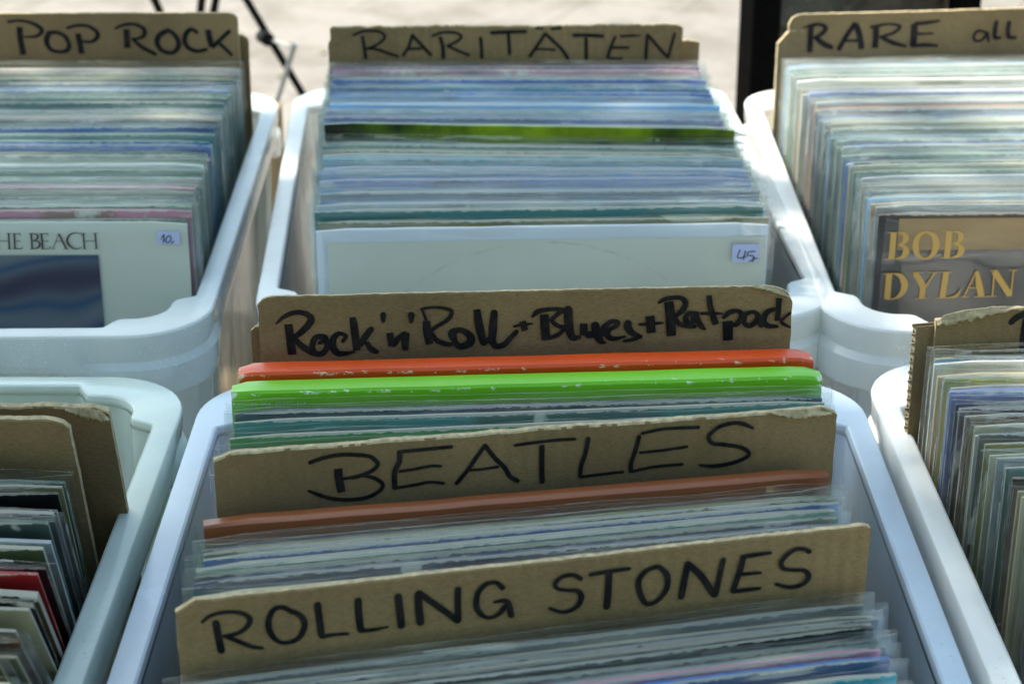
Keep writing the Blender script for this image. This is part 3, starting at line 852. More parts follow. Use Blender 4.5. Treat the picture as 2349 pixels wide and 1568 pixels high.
def sleeve_mesh(t, seed, W=0.323, H=JH):
    """open pouch of clear film, a little wider and taller than the jacket"""
    r = random.Random(seed * 13 + 5)
    up = r.uniform(0.0025, 0.0065)
    nu = 26
    zs = [0, 0.15, 0.27, 0.305, H - 0.001, H + up * 0.5, H + up - 0.00045, H + up]
    V = []; F = []; mi = []
    K = len(zs); off = r.uniform(-0.003, 0.003)
    for s in (0, 1):
        for i in range(nu + 1):
            x = -W / 2 + W * i / nu
            e = min(i, nu - i) / 2.0; e = min(1, e)
            for k, z in enumerate(zs):
                g = 0.0006 + (0.0010 if k >= K - 2 else 0) * (1 + noise.noise(Vector((x * 25, seed * 2.1 + s * 9, 0))))
                g *= (0.25 + 0.75 * e)
                mid = t / 2
                y = (mid - (mid + g) * (0.35 + 0.65 * e)) if s == 0 else (mid + (mid + g) * (0.35 + 0.65 * e))
                if k >= K - 3:
                    lean = 0.0022 * noise.noise(Vector((x * 12, seed * 1.7, 2)))
                    y += lean * (1.0 if k >= K - 2 else 0.5)
                zz = z
                if k >= K - 2:
                    zz += 0.0016 * noise.noise(Vector((x * 16, seed + s * 4, 3))) + (off * (0.4 + 0.3 * x / W) if s else 0)
                xx = x + (0.0006 * noise.noise(Vector((z * 40, seed, s))) if e < 1 else 0)
                V.append((xx, y, zz))
    def id_(s, i, k): return s * (nu + 1) * K + i * K + k
    for i in range(nu):
        for k in range(K - 1):
            F.append((id_(0, i, k), id_(0, i + 1, k), id_(0, i + 1, k + 1), id_(0, i, k + 1)))
            F.append((id_(1, i, k), id_(1, i, k + 1), id_(1, i + 1, k + 1), id_(1, i + 1, k)))
            mi += [1 if k == K - 2 else 0] * 2
    for i in (0, nu):
        for k in range(K - 1):
            a = (id_(0, i, k), id_(0, i, k + 1), id_(1, i, k + 1), id_(1, i, k))
            F.append(a if i == 0 else a[::-1]); mi.append(0)
    return mesh_of('plastic_sleeve', V, F, mi, smooth=60)

TH = (0.0026, 0.0036, 0.0052)
JM = {}; SM = {}
for ti, t in enumerate(TH):
    for k in range(4):
        JM[ti, k] = jacket_mesh(t, ti * 10 + k)
        for m in (M['jacket'], M['jedge']): JM[ti, k].materials.append(m)
        SM[ti, k] = sleeve_mesh(t, ti * 10 + k)
        SM[ti, k].materials.append(M['film'] if k != 3 else M['film_hazy']); SM[ti, k].materials.append(M['film_edge'])

def record(cx, D, ztop, yaw, lean, color, label, group, ti=None, film=True, jmat=None, t=None, roll=0.0, flat=False):
    rnd = random.Random(int(cx * 1e5 + D * 1e6))
    root = empty('vinyl_record')
    ti = rnd.choice((0, 0, 0, 1, 1, 2)) if ti is None else ti
    rot = Matrix.Rotation(D2R(yaw), 4, 'Z') @ Matrix.Rotation(D2R(-lean), 4, 'X') @ Matrix.Rotation(D2R(roll), 4, 'Y')
    top = Vector((cx, D, ztop))
    m = rot.copy(); m.translation = top - (rot @ Vector((0, 0, JH)))
    root.matrix_world = m
    tag(root, label, 'record', group)
    k = rnd.randrange(4)
    if jmat or t or flat:
        me = jacket_mesh(t or TH[ti], k, flat=flat)
        for q in (jmat or M['jacket'], jmat or M['jedge']): me.materials.append(q)
    else: me = JM[ti, k]
    j = link('jacket', me, [], root, color)
    if film:
        if t:
            sm = sleeve_mesh(t, k); sm.materials.append(M['film']); sm.materials.append(M['film_edge'])
        else: sm = SM[ti, rnd.choice((0, 1, 2, 3))]
        link('plastic_sleeve', sm, [], root)
    root['_j'] = 0; del root['_j']
    return root

ORD = ['front', 'second', 'third', 'fourth', 'fifth', 'sixth', 'seventh', 'eighth', 'ninth', 'tenth', 'eleventh', 'twelfth', 'thirteenth',
       'fourteenth', 'fifteenth', 'sixteenth', 'seventeenth', 'eighteenth', 'nineteenth', 'twentieth']
TENS = ['', '', 'twenty', 'thirty', 'forty', 'fifty', 'sixty']
def ordinal(n):
    if n < 20: return ORD[n]
    n += 1
    return (TENS[n // 10] + ('-' + ORD[n % 10 - 1].replace('front', 'first') if n % 10 else 'th')) .replace('yth', 'ieth')

PAL = {
 'pale green': (0.18, 0.32, 0.23), 'teal': (0.06, 0.22, 0.22), 'grey-green': (0.09, 0.15, 0.11), 'white': (0.72, 0.73, 0.70), 'pale blue': (0.22, 0.44, 0.74),
 'blue': (0.03, 0.13, 0.45), 'navy': (0.015, 0.03, 0.09), 'black': (0.012, 0.012, 0.014), 'grey': (0.15, 0.16, 0.17), 'cream': (0.46, 0.41, 0.27),
 'pink': (0.55, 0.22, 0.32), 'purple': (0.18, 0.09, 0.28), 'yellow': (0.62, 0.50, 0.04), 'olive': (0.20, 0.20, 0.07), 'orange': (0.66, 0.28, 0.07),
 'red': (0.42, 0.02, 0.025), 'brown': (0.15, 0.075, 0.04), 'light grey': (0.30, 0.34, 0.36), 'turquoise': (0.02, 0.28, 0.36), 'green': (0.05, 0.26, 0.08),
 'beige': (0.48, 0.38, 0.26), 'dark green': (0.02, 0.07, 0.05), 'lilac': (0.30, 0.34, 0.62)}

def fill(keys, n, names, where, group, seed, start=0, jz=0.004, jx=0.002, jy=0.5, skip=None, filmp=0.97, tis=None, ordered=False):
    """a run of records, front to back, between key positions (D, cx, ztop, yaw, lean)"""
    r = random.Random(seed); out = []
    w = [r.uniform(0.6, 1.4) for _ in range(n)]
    pos = [0.0]
    for a in w[1:]: pos.append(pos[-1] + a)
    pos = [p / pos[-1] if n > 1 else 0 for p in pos]
    prev = None
    for i, p in enumerate(pos):
        f = p * (len(keys) - 1); a = min(int(f), len(keys) - 2); f -= a
        D, cx, z, yaw, lean = [keys[a][j] * (1 - f) + keys[a + 1][j] * f for j in range(5)]
        c = names[i % len(names)] if isinstance(names, list) and r.random() < 0.35 else r.choice(names)
        while c == prev: c = r.choice(names)
        if ordered: c = names[i % len(names)]
        prev = c
        base = PAL[c]; k = r.uniform(0.8, 1.2)
        lab = '%s record, %s from the %s %s' % (c, ordinal(i + start).replace('front', 'first'), 'front' if keys[0][0] < keys[-1][0] else 'back', where)
        out.append(record(cx + r.uniform(-jx, jx), D, z + r.uniform(-jz, jz), yaw + r.uniform(-jy, jy), lean, tuple(min(0.8, b * k) for b in base),
                          lab, group, film=r.random() < filmp, ti=tis))
    return out

# ------------------------------------------------------------------ plastic crates
CH = 0.265
def crate(cx, cy, yaw, W, L, mat, label, rim_mat=None):
    root = empty('plastic_crate', (cx, cy, 0.002)); root.rotation_euler.z = D2R(yaw)
    tag(root, label, 'crate', 'translucent plastic crates of records on the stall table')
    R = 0.052
    path = []     # x, y, nx, ny, inner offset, corner factor, corner extra
    hx, hy = W / 2 - R, L / 2 - R
    RW = 0.0135; CWD = 0.0285
    def side(p0, p1, n):
        # straight run from corner to corner
        p0 = Vector(p0); p1 = Vector(p1); d = (p1 - p0); Ln = d.length
        S = [(0.001, CWD, 1.0), (0.005, CWD * 0.99, 0.92), (0.0085, CWD * 0.93, 0.87), (0.0115, CWD * 0.76, 0.82), (0.0135, RW * 1.30, 0.78), (0.0160, RW * 1.04, 0.74), (0.020, RW, 0.6), (0.030, RW, 0.3), (0.045, RW, 0)]
        out = [(s, o, c) for s, o, c in S]
        for k in range(1, 10): out.append((0.045 + (Ln - 0.09) * k / 10, RW, 0))
        out += [(Ln - s, o, c) for s, o, c in reversed(S)]
        for s, o, c in out:
            q = p0 + d * (s / Ln)
            path.append((q.x, q.y, n[0], n[1], o, c))
    def arc(c, a0):
        for k in range(0, 11):
            a = a0 + math.pi / 2 * k / 10
            n = (math.cos(a), math.sin(a))
            path.append((c[0] + R * n[0], c[1] + R * n[1], n[0], n[1], CWD, 1.0))
    arc((hx, -hy), -math.pi / 2)
    side((W / 2, -hy), (W / 2, hy), (1, 0))
    arc((hx, hy), 0)
    side((hx, L / 2), (-hx, L / 2), (0, 1))
    arc((-hx, hy), math.pi / 2)
    side((-W / 2, hy), (-W / 2, -hy), (-1, 0))
    arc((-hx, -hy), math.pi)
    side((-hx, -L / 2), (hx, -L / 2), (0, -1))
    n = len(path)
    def ring(f):
        r = []
        for (x, y, nx, ny, o, c) in path:
            off, z = f(o, c)
            r.append((x - nx * off, y - ny * off, z))
        return r
    T = 0.012
    body_r = [ring(lambda o, c: (o + T, 0.0)), ring(lambda o, c: (o + T * 0.98, 0.004)), ring(lambda o, c: (o + T * 0.6, 0.10)), ring(lambda o, c: (o + T * 0.15, 0.22)), ring(lambda o, c: (o + 0.0008, CH - 0.006))]
    rim_r = [ring(lambda o, c: (o + 0.0006, CH - 0.0055)), ring(lambda o, c: (o, CH - 0.0022)), ring(lambda o, c: (o - 0.0005, CH - 0.0005)), ring(lambda o, c: (o - 0.0014, CH)),
             ring(lambda o, c: (0.0016, CH)), ring(lambda o, c: (0.0005, CH - 0.0004)), ring(lambda o, c: (0.0, CH - 0.0014)), ring(lambda o, c: (0.0002 + 0.0006 * c, CH - 0.014)),
             ring(lambda o, c: (0.0004 + 0.0026 * c, CH - 0.0205)), ring(lambda o, c: (0.0006 - 0.0020 * c, CH - 0.025)), ring(lambda o, c: (0.001 - 0.0026 * c, CH - 0.0265 - 0.010 * c)),
             ring(lambda o, c: (0.0014 - 0.0016 * c, CH - 0.027 - 0.018 * c)), ring(lambda o, c: (0.0030, CH - 0.0285 - 0.018 * c)), ring(lambda o, c: (RW + 0.0005 + (0.012 if c > 0.9 else 0), CH - 0.0285 - 0.018 * c))]
    def loft(rings):
        V = [p for r in rings for p in r]; F = []
        for k in range(len(rings) - 1):
            for i in range(n):
                j = (i + 1) % n
                F.append((k * n + i, (k + 1) * n + i, (k + 1) * n + j, k * n + j))
        return V, F
    V, F = loft(body_r)
    F.append(tuple(range(n)))
    # upright fins moulded on the outside near the corners
    def fin(x, y, nx, ny):
        tx, ty = -ny, nx; h = 0.0012; base = len(V)
        for (o, z) in ((0.0055, CH - 0.030), (RW + 0.0015, CH - 0.030), (RW + T - 0.002, 0.004), (RW + 0.002, 0.004)):
            for s_ in (-1, 1): V.append((x - nx * o + tx * h * s_, y - ny * o + ty * h * s_, z))
        for q in ((0, 2, 4, 6), (1, 7, 5, 3), (0, 1, 3, 2), (2, 3, 5, 4), (4, 5, 7, 6), (6, 7, 1, 0)):
            F.append(tuple(base + i for i in q)[::-1])
    for k in (-hx + 0.022, -hx + 0.055, hx - 0.055, hx - 0.022): fin(k, -L / 2, 0, -1); fin(k, L / 2, 0, 1)
    for k in (-hy + 0.022, -hy + 0.055, hy - 0.055, hy - 0.022): fin(W / 2, k, 1, 0); fin(-W / 2, k, -1, 0)
    me = mesh_of('crate_body', V, [f[::-1] for f in F], smooth=50)
    b = link('crate_body', me, mat, root)
    V, F = loft(rim_r); nf = len(F)
    # ribs between wall and lip
    def rib(x, y, nx, ny):
        tx, ty = -ny, nx; h = 0.0009
        base = len(V)
        for (o, z) in ((0.0022, CH - 0.003), (RW - 0.001, CH - 0.003), (RW + 0.0008, CH - 0.030), (0.0024, CH - 0.0265)):
            for s_ in (-1, 1):
                V.append((x - nx * o + tx * h * s_, y - ny * o + ty * h * s_, z))
        for q in ((0, 2, 4, 6), (1, 7, 5, 3), (0, 1, 3, 2), (2, 3, 5, 4), (4, 5, 7, 6), (6, 7, 1, 0)):
            F.append(tuple(base + i for i in q))
    for k in range(-3, 4):
        if k: 
            rib(W / 2, k * 0.062, 1, 0); rib(-W / 2, k * 0.062, -1, 0)
    for k in (-0.115, -0.062, 0.062, 0.115):
        rib(k, L / 2, 0, 1); rib(k, -L / 2, 0, -1)
    mi = [1 if 6 * n <= i < 11 * n else 0 for i in range(nf)] + [0] * (len(F) - nf)
    me = mesh_of('rim', V, F, mi, smooth=28)
    b = link('rim', me, [mat, rim_mat or mat], root)
    s = b.modifiers.new("wall", 'SOLIDIFY'); s.thickness = 0.0016; s.offset = 0
    return root
# ------------------------------------------------------------------ ground and table
GZ = -0.65
def mat_paving():
    m, nt, out = new_mat('sandy_paving')
    v = coords(nt)
    mp = N(nt, "ShaderNodeMapping"); mp.inputs['Rotation'].default_value = (0, 0, D2R(24)); nt.links.new(v, mp.inputs[0])
    br = N(nt, "ShaderNodeTexBrick"); br.offset = 0.5
    br.inputs['Scale'].default_value = 1.0; br.inputs['Brick Width'].default_value = 0.62; br.inputs['Row Height'].default_value = 0.42
    br.inputs['Mortar Size'].default_value = 0.006; br.inputs['Mortar Smooth'].default_value = 0.6
    br.inputs['Color1'].default_value = (0.205, 0.190, 0.172, 1); br.inputs['Color2'].default_value = (0.225, 0.208, 0.188, 1); br.inputs['Mortar'].default_value = (0.13, 0.112, 0.092, 1)
    nt.links.new(mp.outputs[0], br.inputs[0])
    g = nz(nt, v, 45, 5, 0.75); b = nz(nt, v, 4.5, 5, 0.65)
    c = mixc(nt, 0.6, br.outputs[0], ramp(nt, g, [(0.3, (0.78, 0.76, 0.74)), (0.7, (1, 1, 1))]), 'MULTIPLY')
    c = mixc(nt, 0.7, c, ramp(nt, b, [(0.38, (0.60, 0.58, 0.54)), (0.56, (1, 1, 1))]), 'MULTIPLY')  # broad mottling painted in for patches of light and shade
    principled(nt, out, c, 0.9, bump(nt, g, 0.4, 0.006), spec=0.2)
    return m
g = MB(); S = 60
g.v = [(-S, -S, GZ), (S, -S, GZ), (S, S, GZ), (-S, S, GZ)]; g.f = [(0, 1, 2, 3)]
o = g.build('ground', mat_paving(), smooth=None); tag(o, kind='structure')

table = empty('stall_table', (0, 1.15, GZ))
tag(table, 'long wooden stall table that carries the plastic crates', 'table')
MB().box((0, 0, 0.65 - 0.014), (1.9, 1.36, 0.024)).build('table_top', M['wood'], table, bevel=0.002)
for x in (-0.88, 0.88):
    for y in (-0.60, 0.60):
        MB().box((x, y, 0.3115), (0.05, 0.05, 0.623)).build('leg', M['wood'], table, bevel=0.002)
for x in (-0.88, 0.88):
    MB().box((x, 0, 0.59), (0.03, 1.14, 0.06)).build('apron', M['wood'], table, bevel=0.002)

# leaf litter on the paving behind the table
def leaf_litter():
    r = random.Random(3); V = []; F = []
    for i in range(420):
        x = r.uniform(-2.2, 0.9); y = r.uniform(2.3, 5.5)
        if r.random() < 0.5: x = -0.42 + r.gauss(0, 0.22); y = 2.75 + r.gauss(0, 0.3)
        a = r.uniform(0, 6.28); s = r.uniform(0.008, 0.022); b = len(V)
        for k, (u, w, h) in enumerate(((-1, 0, 0.1), (0, -0.45, 0.3), (1, 0, 0.5), (0, 0.45, 0.2))):
            V.append((x + s * (u * math.cos(a) - w * math.sin(a)), y + s * (u * math.sin(a) + w * math.cos(a)), GZ + 0.003 + s * h * r.uniform(0.3, 1)))
        F.append((b, b + 1, b + 2)); F.append((b, b + 2, b + 3))
    me = mesh_of('leaf_litter', V, F)
    return link('leaf_litter', me, simple('dry_leaf', (0.20, 0.16, 0.05), 0.8, 30, 0.5))
tag(leaf_litter(), 'dry leaves scattered over the bright paving behind the crates', 'leaves', kind='stuff')

# ------------------------------------------------------------------ crates
MC = {'LB': mat_crate('clear_polypropylene', (0.97, 0.99, 0.965), 0.90), 'CB': mat_crate('frosted_polypropylene', (0.97, 0.99, 0.97), 0.94),
      'RB': mat_crate('white_polypropylene', (0.98, 0.99, 0.97), 0.94), 'LF': mat_crate('milky_polypropylene', (0.84, 0.92, 0.86), 0.96, 0.12),
      'CF': mat_crate('bluish_polypropylene', (0.79, 0.89, 0.98), 0.92), 'RF': mat_crate('milk_white_polypropylene', (0.98, 0.99, 0.97), 0.96, 0.14)}
crate(-0.4065, 1.440, 1.0, 0.396, 0.57, MC['LB'], 'clear plastic crate under the POP ROCK card, back row left', mat_crate('clear_polypropylene_rim', (0.98, 0.99, 0.98), 0.45, 0.14))
crate(0.0110, 1.466, 2.9, 0.398, 0.57, MC['CB'], 'frosted plastic crate under the RARITÄTEN card, back row middle')
crate(0.4105, 1.450, -0.2, 0.398, 0.57, MC['RB'], 'white plastic crate lit by the sun under the RARE card, back row right', mat_crate('white_polypropylene_rim', (0.98, 0.99, 0.97), 0.55, 0.14))
crate(-0.4000, 0.808, 0.0, 0.400, 0.57, MC['LF'], 'milky crate with bare brown cards and leaning records, front row left')
crate(0.0125, 0.805, 0.2, 0.402, 0.57, MC['CF'], "bluish clear crate holding the Rock'n'Roll card, front row middle", mat_crate('bluish_polypropylene_rim', (0.82, 0.91, 0.99), 0.60, 0.12))
crate(0.4230, 0.832, 0.3, 0.400, 0.57, MC['RF'], 'milk white crate with sunlit spines, front row right')

GRP = {k: 'records standing in the %s crate' % v for k, v in
       dict(LB='back left', CB='back middle', RB='back right', LF='front left', CF='front middle', RF='front right').items()}

# ------------------------------------------------------------------ back left crate
WH = 'in the crate of the POP ROCK card'
fb = record(-0.3818, 1.248, 0.313, 0.4, 2, (0.50, 0.53, 0.45), 'pale cover printed THE BEACH with a dark blue picture, front of the back left crate', GRP['LB'], ti=1, film=False, flat=True, jmat=simple('plain_pale_cover', (0.56, 0.58, 0.50), 0.22, 9, 0.04))
fbj = [c for c in fb.children if c.name.startswith('jacket')][0]
def on_front(rec, W=0.313):
    """helper frame: x from the left edge, z = 0 at the jacket's top"""
    e = bpy.data.objects.new('x', None)
    return Matrix.Translation((-W / 2, 0, JH))
def mm(ob, mtx): ob.matrix_local = mtx; return ob
FX = Matrix.Translation((-0.1575, -0.0006, JH))
mm(lettering('title', STROKES['beach'], M['print'], fb, wob=0.0), FX)
def mat_wave_picture():
    m, nt, out = new_mat('dark_blue_abstract_picture')
    v = coords(nt, (1, 1, 1))
    wv = N(nt, "ShaderNodeTexWave", wave_type='BANDS', bands_direction='Z')
    wv.inputs['Scale'].default_value = 7; wv.inputs['Distortion'].default_value = 4; wv.inputs['Detail'].default_value = 1; wv.inputs['Detail Scale'].default_value = 1.3
    nt.links.new(v, wv.inputs['Vector'])
    c = ramp(nt, wv.outputs['Fac'], [(0.0, (0.03, 0.028, 0.06)), (0.4, (0.075, 0.095, 0.13)), (0.7, (0.022, 0.065, 0.13)), (1, (0.12, 0.14, 0.17))])
    principled(nt, out, c, 0.2)
    return m
pic = MB(); pic.box((0.2514 - 0.105, -0.0004, -0.0235 - 0.105), (0.21, 0.0004, 0.21))
mm(pic.build('cover_picture', mat_wave_picture(), fb), FX)
def price_label(rec, r, strokes, pen):
    x0, z0, x1, z1 = [a * 1e-4 for a in r]
    st = MB().box(((x0 + x1) / 2, -0.0003, -(z0 + z1) / 2), (abs(x1 - x0), 0.0004, abs(z1 - z0)))
    s = mm(st.build('price_label', M['sticker'], rec), FX)
    t = lettering('price', strokes, M[pen], s, y0=-0.0007, wob=0.02)
    return s
price_label(fb, (2931, 63, 3085, 155), STROKES['beachprice'], 'pen')

cool = ['pale green', 'teal', 'grey-green', 'pale green', 'teal', 'blue', 'pale green', 'grey', 'olive', 'dark green', 'turquoise', 'pale green', 'cream', 'grey-green', 'pink', 'white']
fill([(1.256, -0.3820, 0.316, 0.5, 1), (1.32, -0.385, 0.318, 0.5, 0), (1.48, -0.390, 0.3195, 0.4, 0), (1.628, -0.3945, 0.3185, 0.4, 0)], 64,
     cool, WH, GRP['LB'], 11, start=1, filmp=0.88)
divider((-0.541, 1.650, 0.3596), (-0.2405, 1.652, 0.3596), 0, 0.345, 0.0042, (0.006, 0.004, 'round'), (0.012, 0.0045, 'round'), 0.0004, 21,
        'upright brown card lettered POP ROCK at the back of the left crate', group='hand lettered divider cards', strokes=STROKES['pop'], mats=[M['card_flat'], M['torn']])
divider((-0.535, 1.662, 0.340), (-0.2335, 1.662, 0.338), 0, 0.325, 0.004, (0.004, 0.004, 'cut'), (0.006, 0.004, 'cut'), 0.0008, 22,
        'plain brown card showing its right edge behind the POP ROCK card', group='plain divider cards')

# ------------------------------------------------------------------ back middle crate
WH = 'in the crate of the RARITÄTEN card'
ff = record(0.0215, 1.243, 0.312, 2.5, 1, (0.80, 0.82, 0.86), 'white cover with cream panel and a 45 price label, front of back middle crate', GRP['CB'], ti=1, flat=True, jmat=simple('plain_white_cover', (0.74, 0.76, 0.80), 0.3, 12, 0.03))
for ch in ff.children:
    if ch.name.startswith('jacket'): pass
pan = MB().box((0.0086 + 0.152, -0.0002, -0.0092 - 0.145), (0.304, 0.0004, 0.29))
def mat_cream():
    m, nt, out = new_mat('cream_cover_panel')
    v = coords(nt)
    # faint ring worn into the cover by the disc inside
    sx = N(nt, "ShaderNodeSeparateXYZ"); nt.links.new(v, sx.inputs[0])
    dx = math_n(nt, 'SUBTRACT', sx.outputs[0], 0.157); dz = math_n(nt, 'ADD', sx.outputs[2], 0.157)
    rr = math_n(nt, 'SQRT', math_n(nt, 'ADD', math_n(nt, 'MULTIPLY', dx, dx), math_n(nt, 'MULTIPLY', dz, dz)))
    d = math_n(nt, 'ABSOLUTE', math_n(nt, 'SUBTRACT', rr, 0.146))
    k = math_n(nt, 'MULTIPLY', math_n(nt, 'LESS_THAN', d, 0.0009), ramp(nt, nz(nt, v, 60, 3, 0.7), [(0.45, (0,) * 3), (0.7, (0.5,) * 3)]))
    c = ramp(nt, nz(nt, v, 8, 4, 0.6), [(0.3, (0.60, 0.60, 0.50)), (0.7, (0.66, 0.66, 0.56))])
    c = mixc(nt, k, c, (0.35, 0.33, 0.27))
    principled(nt, out, c, 0.35)
    return m
mm(pan.build('cream_panel', mat_cream(), ff), Matrix.Translation((-0.1575, -0.0004, JH)))
x0 = FX.copy()
price_label(ff, (2890, 138, 3076, 268), STROKES['fortyprice'], 'pen').location.y = -0.0034
blue = ['olive', 'teal', 'pale blue', 'white', 'blue', 'light grey', 'white', 'brown', 'pale blue', 'lilac', 'cream', 'pale blue', 'blue', 'lilac', 'purple', 'white', 'light grey', 'pale blue', 'turquoise', 'white', 'pale green']  # the many blues also paint in the sky reflected by the sleeves
fill([(1.2525, 0.0210, 0.3165, 2.3, 0), (1.33, 0.016, 0.318, 0.6, 0), (1.396, 0.0125, 0.3205, -2.4, 0)], 25, blue, WH, GRP['CB'], 5, start=1, ordered=True)
record(0.0125, 1.4035, 0.334, -2.9, 0, (0.05, 0.10, 0.01), 'dark cover with glossy green gold foil standing tall halfway along the back middle crate', GRP['CB'], film=False, jmat=M['foil'], t=0.0045)
fill([(1.4125, 0.0120, 0.323, -2.6, 0), (1.47, 0.009, 0.325, -1.2, 0), (1.597, 0.0035, 0.3245, 0.2, 0)], 26,
     ['white', 'light grey', 'pink', 'purple', 'pale blue', 'pale green', 'lilac', 'blue', 'pink', 'pale blue', 'turquoise', 'white', 'white', 'pale blue', 'blue', 'pale blue', 'navy', 'pale blue', 'blue', 'turquoise', 'pale blue', 'blue'], WH, GRP['CB'], 8, start=27, ordered=True)  # blue jackets here too carry the sleeves' sky reflection as colour
divider((-0.156, 1.611, 0.358), (0.147, 1.618, 0.358), 0, 0.345, 0.0042, (0.003, 0.002, 'cut'), (0.004, 0.002, 'cut'), 0.0010, 31,
        'torn brown card lettered RARITÄTEN at the back of the middle crate', group='hand lettered divider cards', strokes=STROKES['rar'])
divider((-0.159, 1.626, 0.345), (0.163, 1.630, 0.341), 0, 0.32, 0.004, (0.004, 0.004, 'cut'), (0.004, 0.002, 'cut'), 0.0005, 32,
        'plain brown card sticking out on the right behind the RARITÄTEN card', group='plain divider cards', mats=[M['card_flat'], M['torn']])

# ------------------------------------------------------------------ back right crate
WH = 'in the crate of the RARE card'
dy = record(0.4090, 1.247, 0.3215, 1.4, 1, (0.045, 0.042, 0.045), 'dark cover with a tan band and large ochre capitals, front of the back right crate', GRP['RB'], ti=1, flat=True)
band = MB().box((0.1575 + 0.0065, -0.0002, -0.0150), (0.298, 0.0004, 0.0230))
def mat_tan():
    m, nt, out = new_mat('tan_cover_band')
    v = coords(nt)
    c = ramp(nt, nz(nt, coords(nt, (1, 1, 4)), 12, 3, 0.5), [(0.3, (0.26, 0.17, 0.08)), (0.7, (0.42, 0.29, 0.15))])
    principled(nt, out, c, 0.3)
    return m
mm(band.build('tan_band', mat_tan(), dy), Matrix.Translation((-0.1575, -0.0006, JH)))
mm(lettering('cover_title', STROKES['dylan'], M['gold'], dy, wob=0.0), Matrix.Translation((-0.1575, -0.0009, JH)))
pale = ['light grey', 'white', 'pale blue', 'teal', 'grey', 'light grey', 'white', 'blue', 'grey-green', 'lilac', 'beige', 'light grey', 'orange', 'pale green', 'white', 'cream', 'navy']
fill([(1.2560, 0.4085, 0.3235, 1.5, 0), (1.40, 0.4045, 0.3235, 1.8, 0), (1.625, 0.3975, 0.3195, 2.6, 0)], 54, pale, WH, GRP['RB'], 17, start=1, jx=0.003, filmp=0.9)
divider((0.2427, 1.650, 0.3585), (0.5475, 1.668, 0.3625), 0, 0.345, 0.0046, (0.013, 0.008, 'round'), (0.004, 0.002, 'cut'), 0.0003, 41,
        'sunlit brown card lettered RARE all at the back of the right crate', group='hand lettered divider cards', strokes=STROKES['rare'], ink='ink_brown', mats=[M['card_flat'], M['torn']])
divider((0.2335, 1.648, 0.3450), (0.53, 1.690, 0.346), 0, 0.335, 0.0044, (0.010, 0.012, 'cut'), (0.004, 0.002, 'cut'), 0.0006, 42,
        'plain brown card peeping out on the left behind the RARE card', group='plain divider cards', mats=[M['card_flat'], M['torn']])

# ------------------------------------------------------------------ front middle crate
WH = "in the crate of the Rock'n'Roll card"
c_rnr = divider((-0.141, 0.982, 0.367), (0.158, 0.999, 0.367), 1, 0.35, 0.0030, (0.010, 0.0045, 'round'), (0.017, 0.0095, 'round'), 0.0003, 51,
        "smooth brown card lettered Rock'n'Roll+Blues+Ratpack in the front middle crate", group='hand lettered divider cards', strokes=STROKES['rnr'], mats=[M['card_flat'], M['torn']])
divider((-0.1475, 0.995, 0.3445), (0.150, 1.006, 0.344), 1, 0.33, 0.0030, (0.006, 0.003, 'round'), (0.004, 0.002, 'cut'), 0.0005, 52,
        "plain brown card showing its left edge behind the Rock'n'Roll card", group='plain divider cards', mats=[M['card_flat'], M['torn']])

def boxset(Lp, Rp, t, mat, label, seed, H=0.316, text=None):
    """a thick record box: slightly crushed corners, its own shape"""
    root = empty('record_box'); root.matrix_world = frame(Lp, Rp, 0)
    W = (Vector(Rp) - Vector(Lp)).length
    tag(root, label, 'record box', 'glossy record boxes')
    nu, ny = 40, 6; V = []; F = []
    prof = [(0, -H), (0, -0.02), (0, -0.0050), (0.0003, -0.0018), (0.0016, -0.0004), (t * 0.35, 0), (t * 0.7, 0.0), (t - 0.0014, -0.0003), (t, -0.0016), (t, -H)]
    for i in range(nu + 1):
        x = W * i / nu
        e = min(x, W - x)
        for (y, z) in prof:
            dn = 0.0022 * math.exp(-e / 0.004) * (1 + noise.noise(Vector((x * 50, y * 300, seed))))
            yy = y + (0.0014 * math.exp(-e / 0.004) if y < t / 2 else -0.0016 * math.exp(-e / 0.004))
            zz = z - (dn if z > -0.01 else 0) + 0.0004 * noise.noise(Vector((x * 22, y * 60, seed + 3)))
            V.append((x + 0.0008 * noise.noise(Vector((x * 5, z * 90, seed))) * (1 if e < 0.001 else 0), yy + 0.0004 * noise.noise(Vector((x * 12, z * 3, seed))), zz))
    K = len(prof)
    for i in range(nu):
        for k in range(K - 1): F.append((i * K + k, (i + 1) * K + k, (i + 1) * K + k + 1, i * K + k + 1))
        F.append((i * K + K - 1, (i + 1) * K + K - 1, (i + 1) * K, i * K))
    F.append(tuple(range(K))); F.append(tuple(nu * K + k for k in reversed(range(K))))
    me = mesh_of('box_lid', V, F, smooth=30)
    link('box_lid', me, mat, root)
    if text: lettering('catalogue_number', text, M['greyprint'], root, y0=-0.0010, wob=0)
    return root
boxset((-0.1485, 0.9435, 0.3385), (0.1670, 0.9640, 0.3385), 0.0150, mat_boxset('scuffed_red_board', (0.70, 0.075, 0.008), (0.75, 0.55, 0.35), 0),
       "scuffed red record box standing in front of the Rock'n'Roll card", 1)
boxset((-0.1495, 0.9215, 0.3375), (0.1685, 0.9420, 0.3375), 0.0155, mat_boxset('scuffed_green_board', (0.17, 0.52, 0.008), (0.72, 0.78, 0.62), 3),
       'scuffed bright green record box in front of the red one', 2, text=glyph_strokes('2S 154 85372/3/4', 0.0105, 0.0062, 0.0024, 0.00030))
fill([(0.9195, 0.0100, 0.3320, 3.8, 0), (0.897, 0.0090, 0.3255, 5.0, 0), (0.872, 0.0085, 0.320, 7.5, 0)], 6, ['navy', 'teal', 'green', 'turquoise', 'purple', 'cream'], 
     'between the green box and the first marker card', GRP['CF'], 4, start=0, jz=0.002)
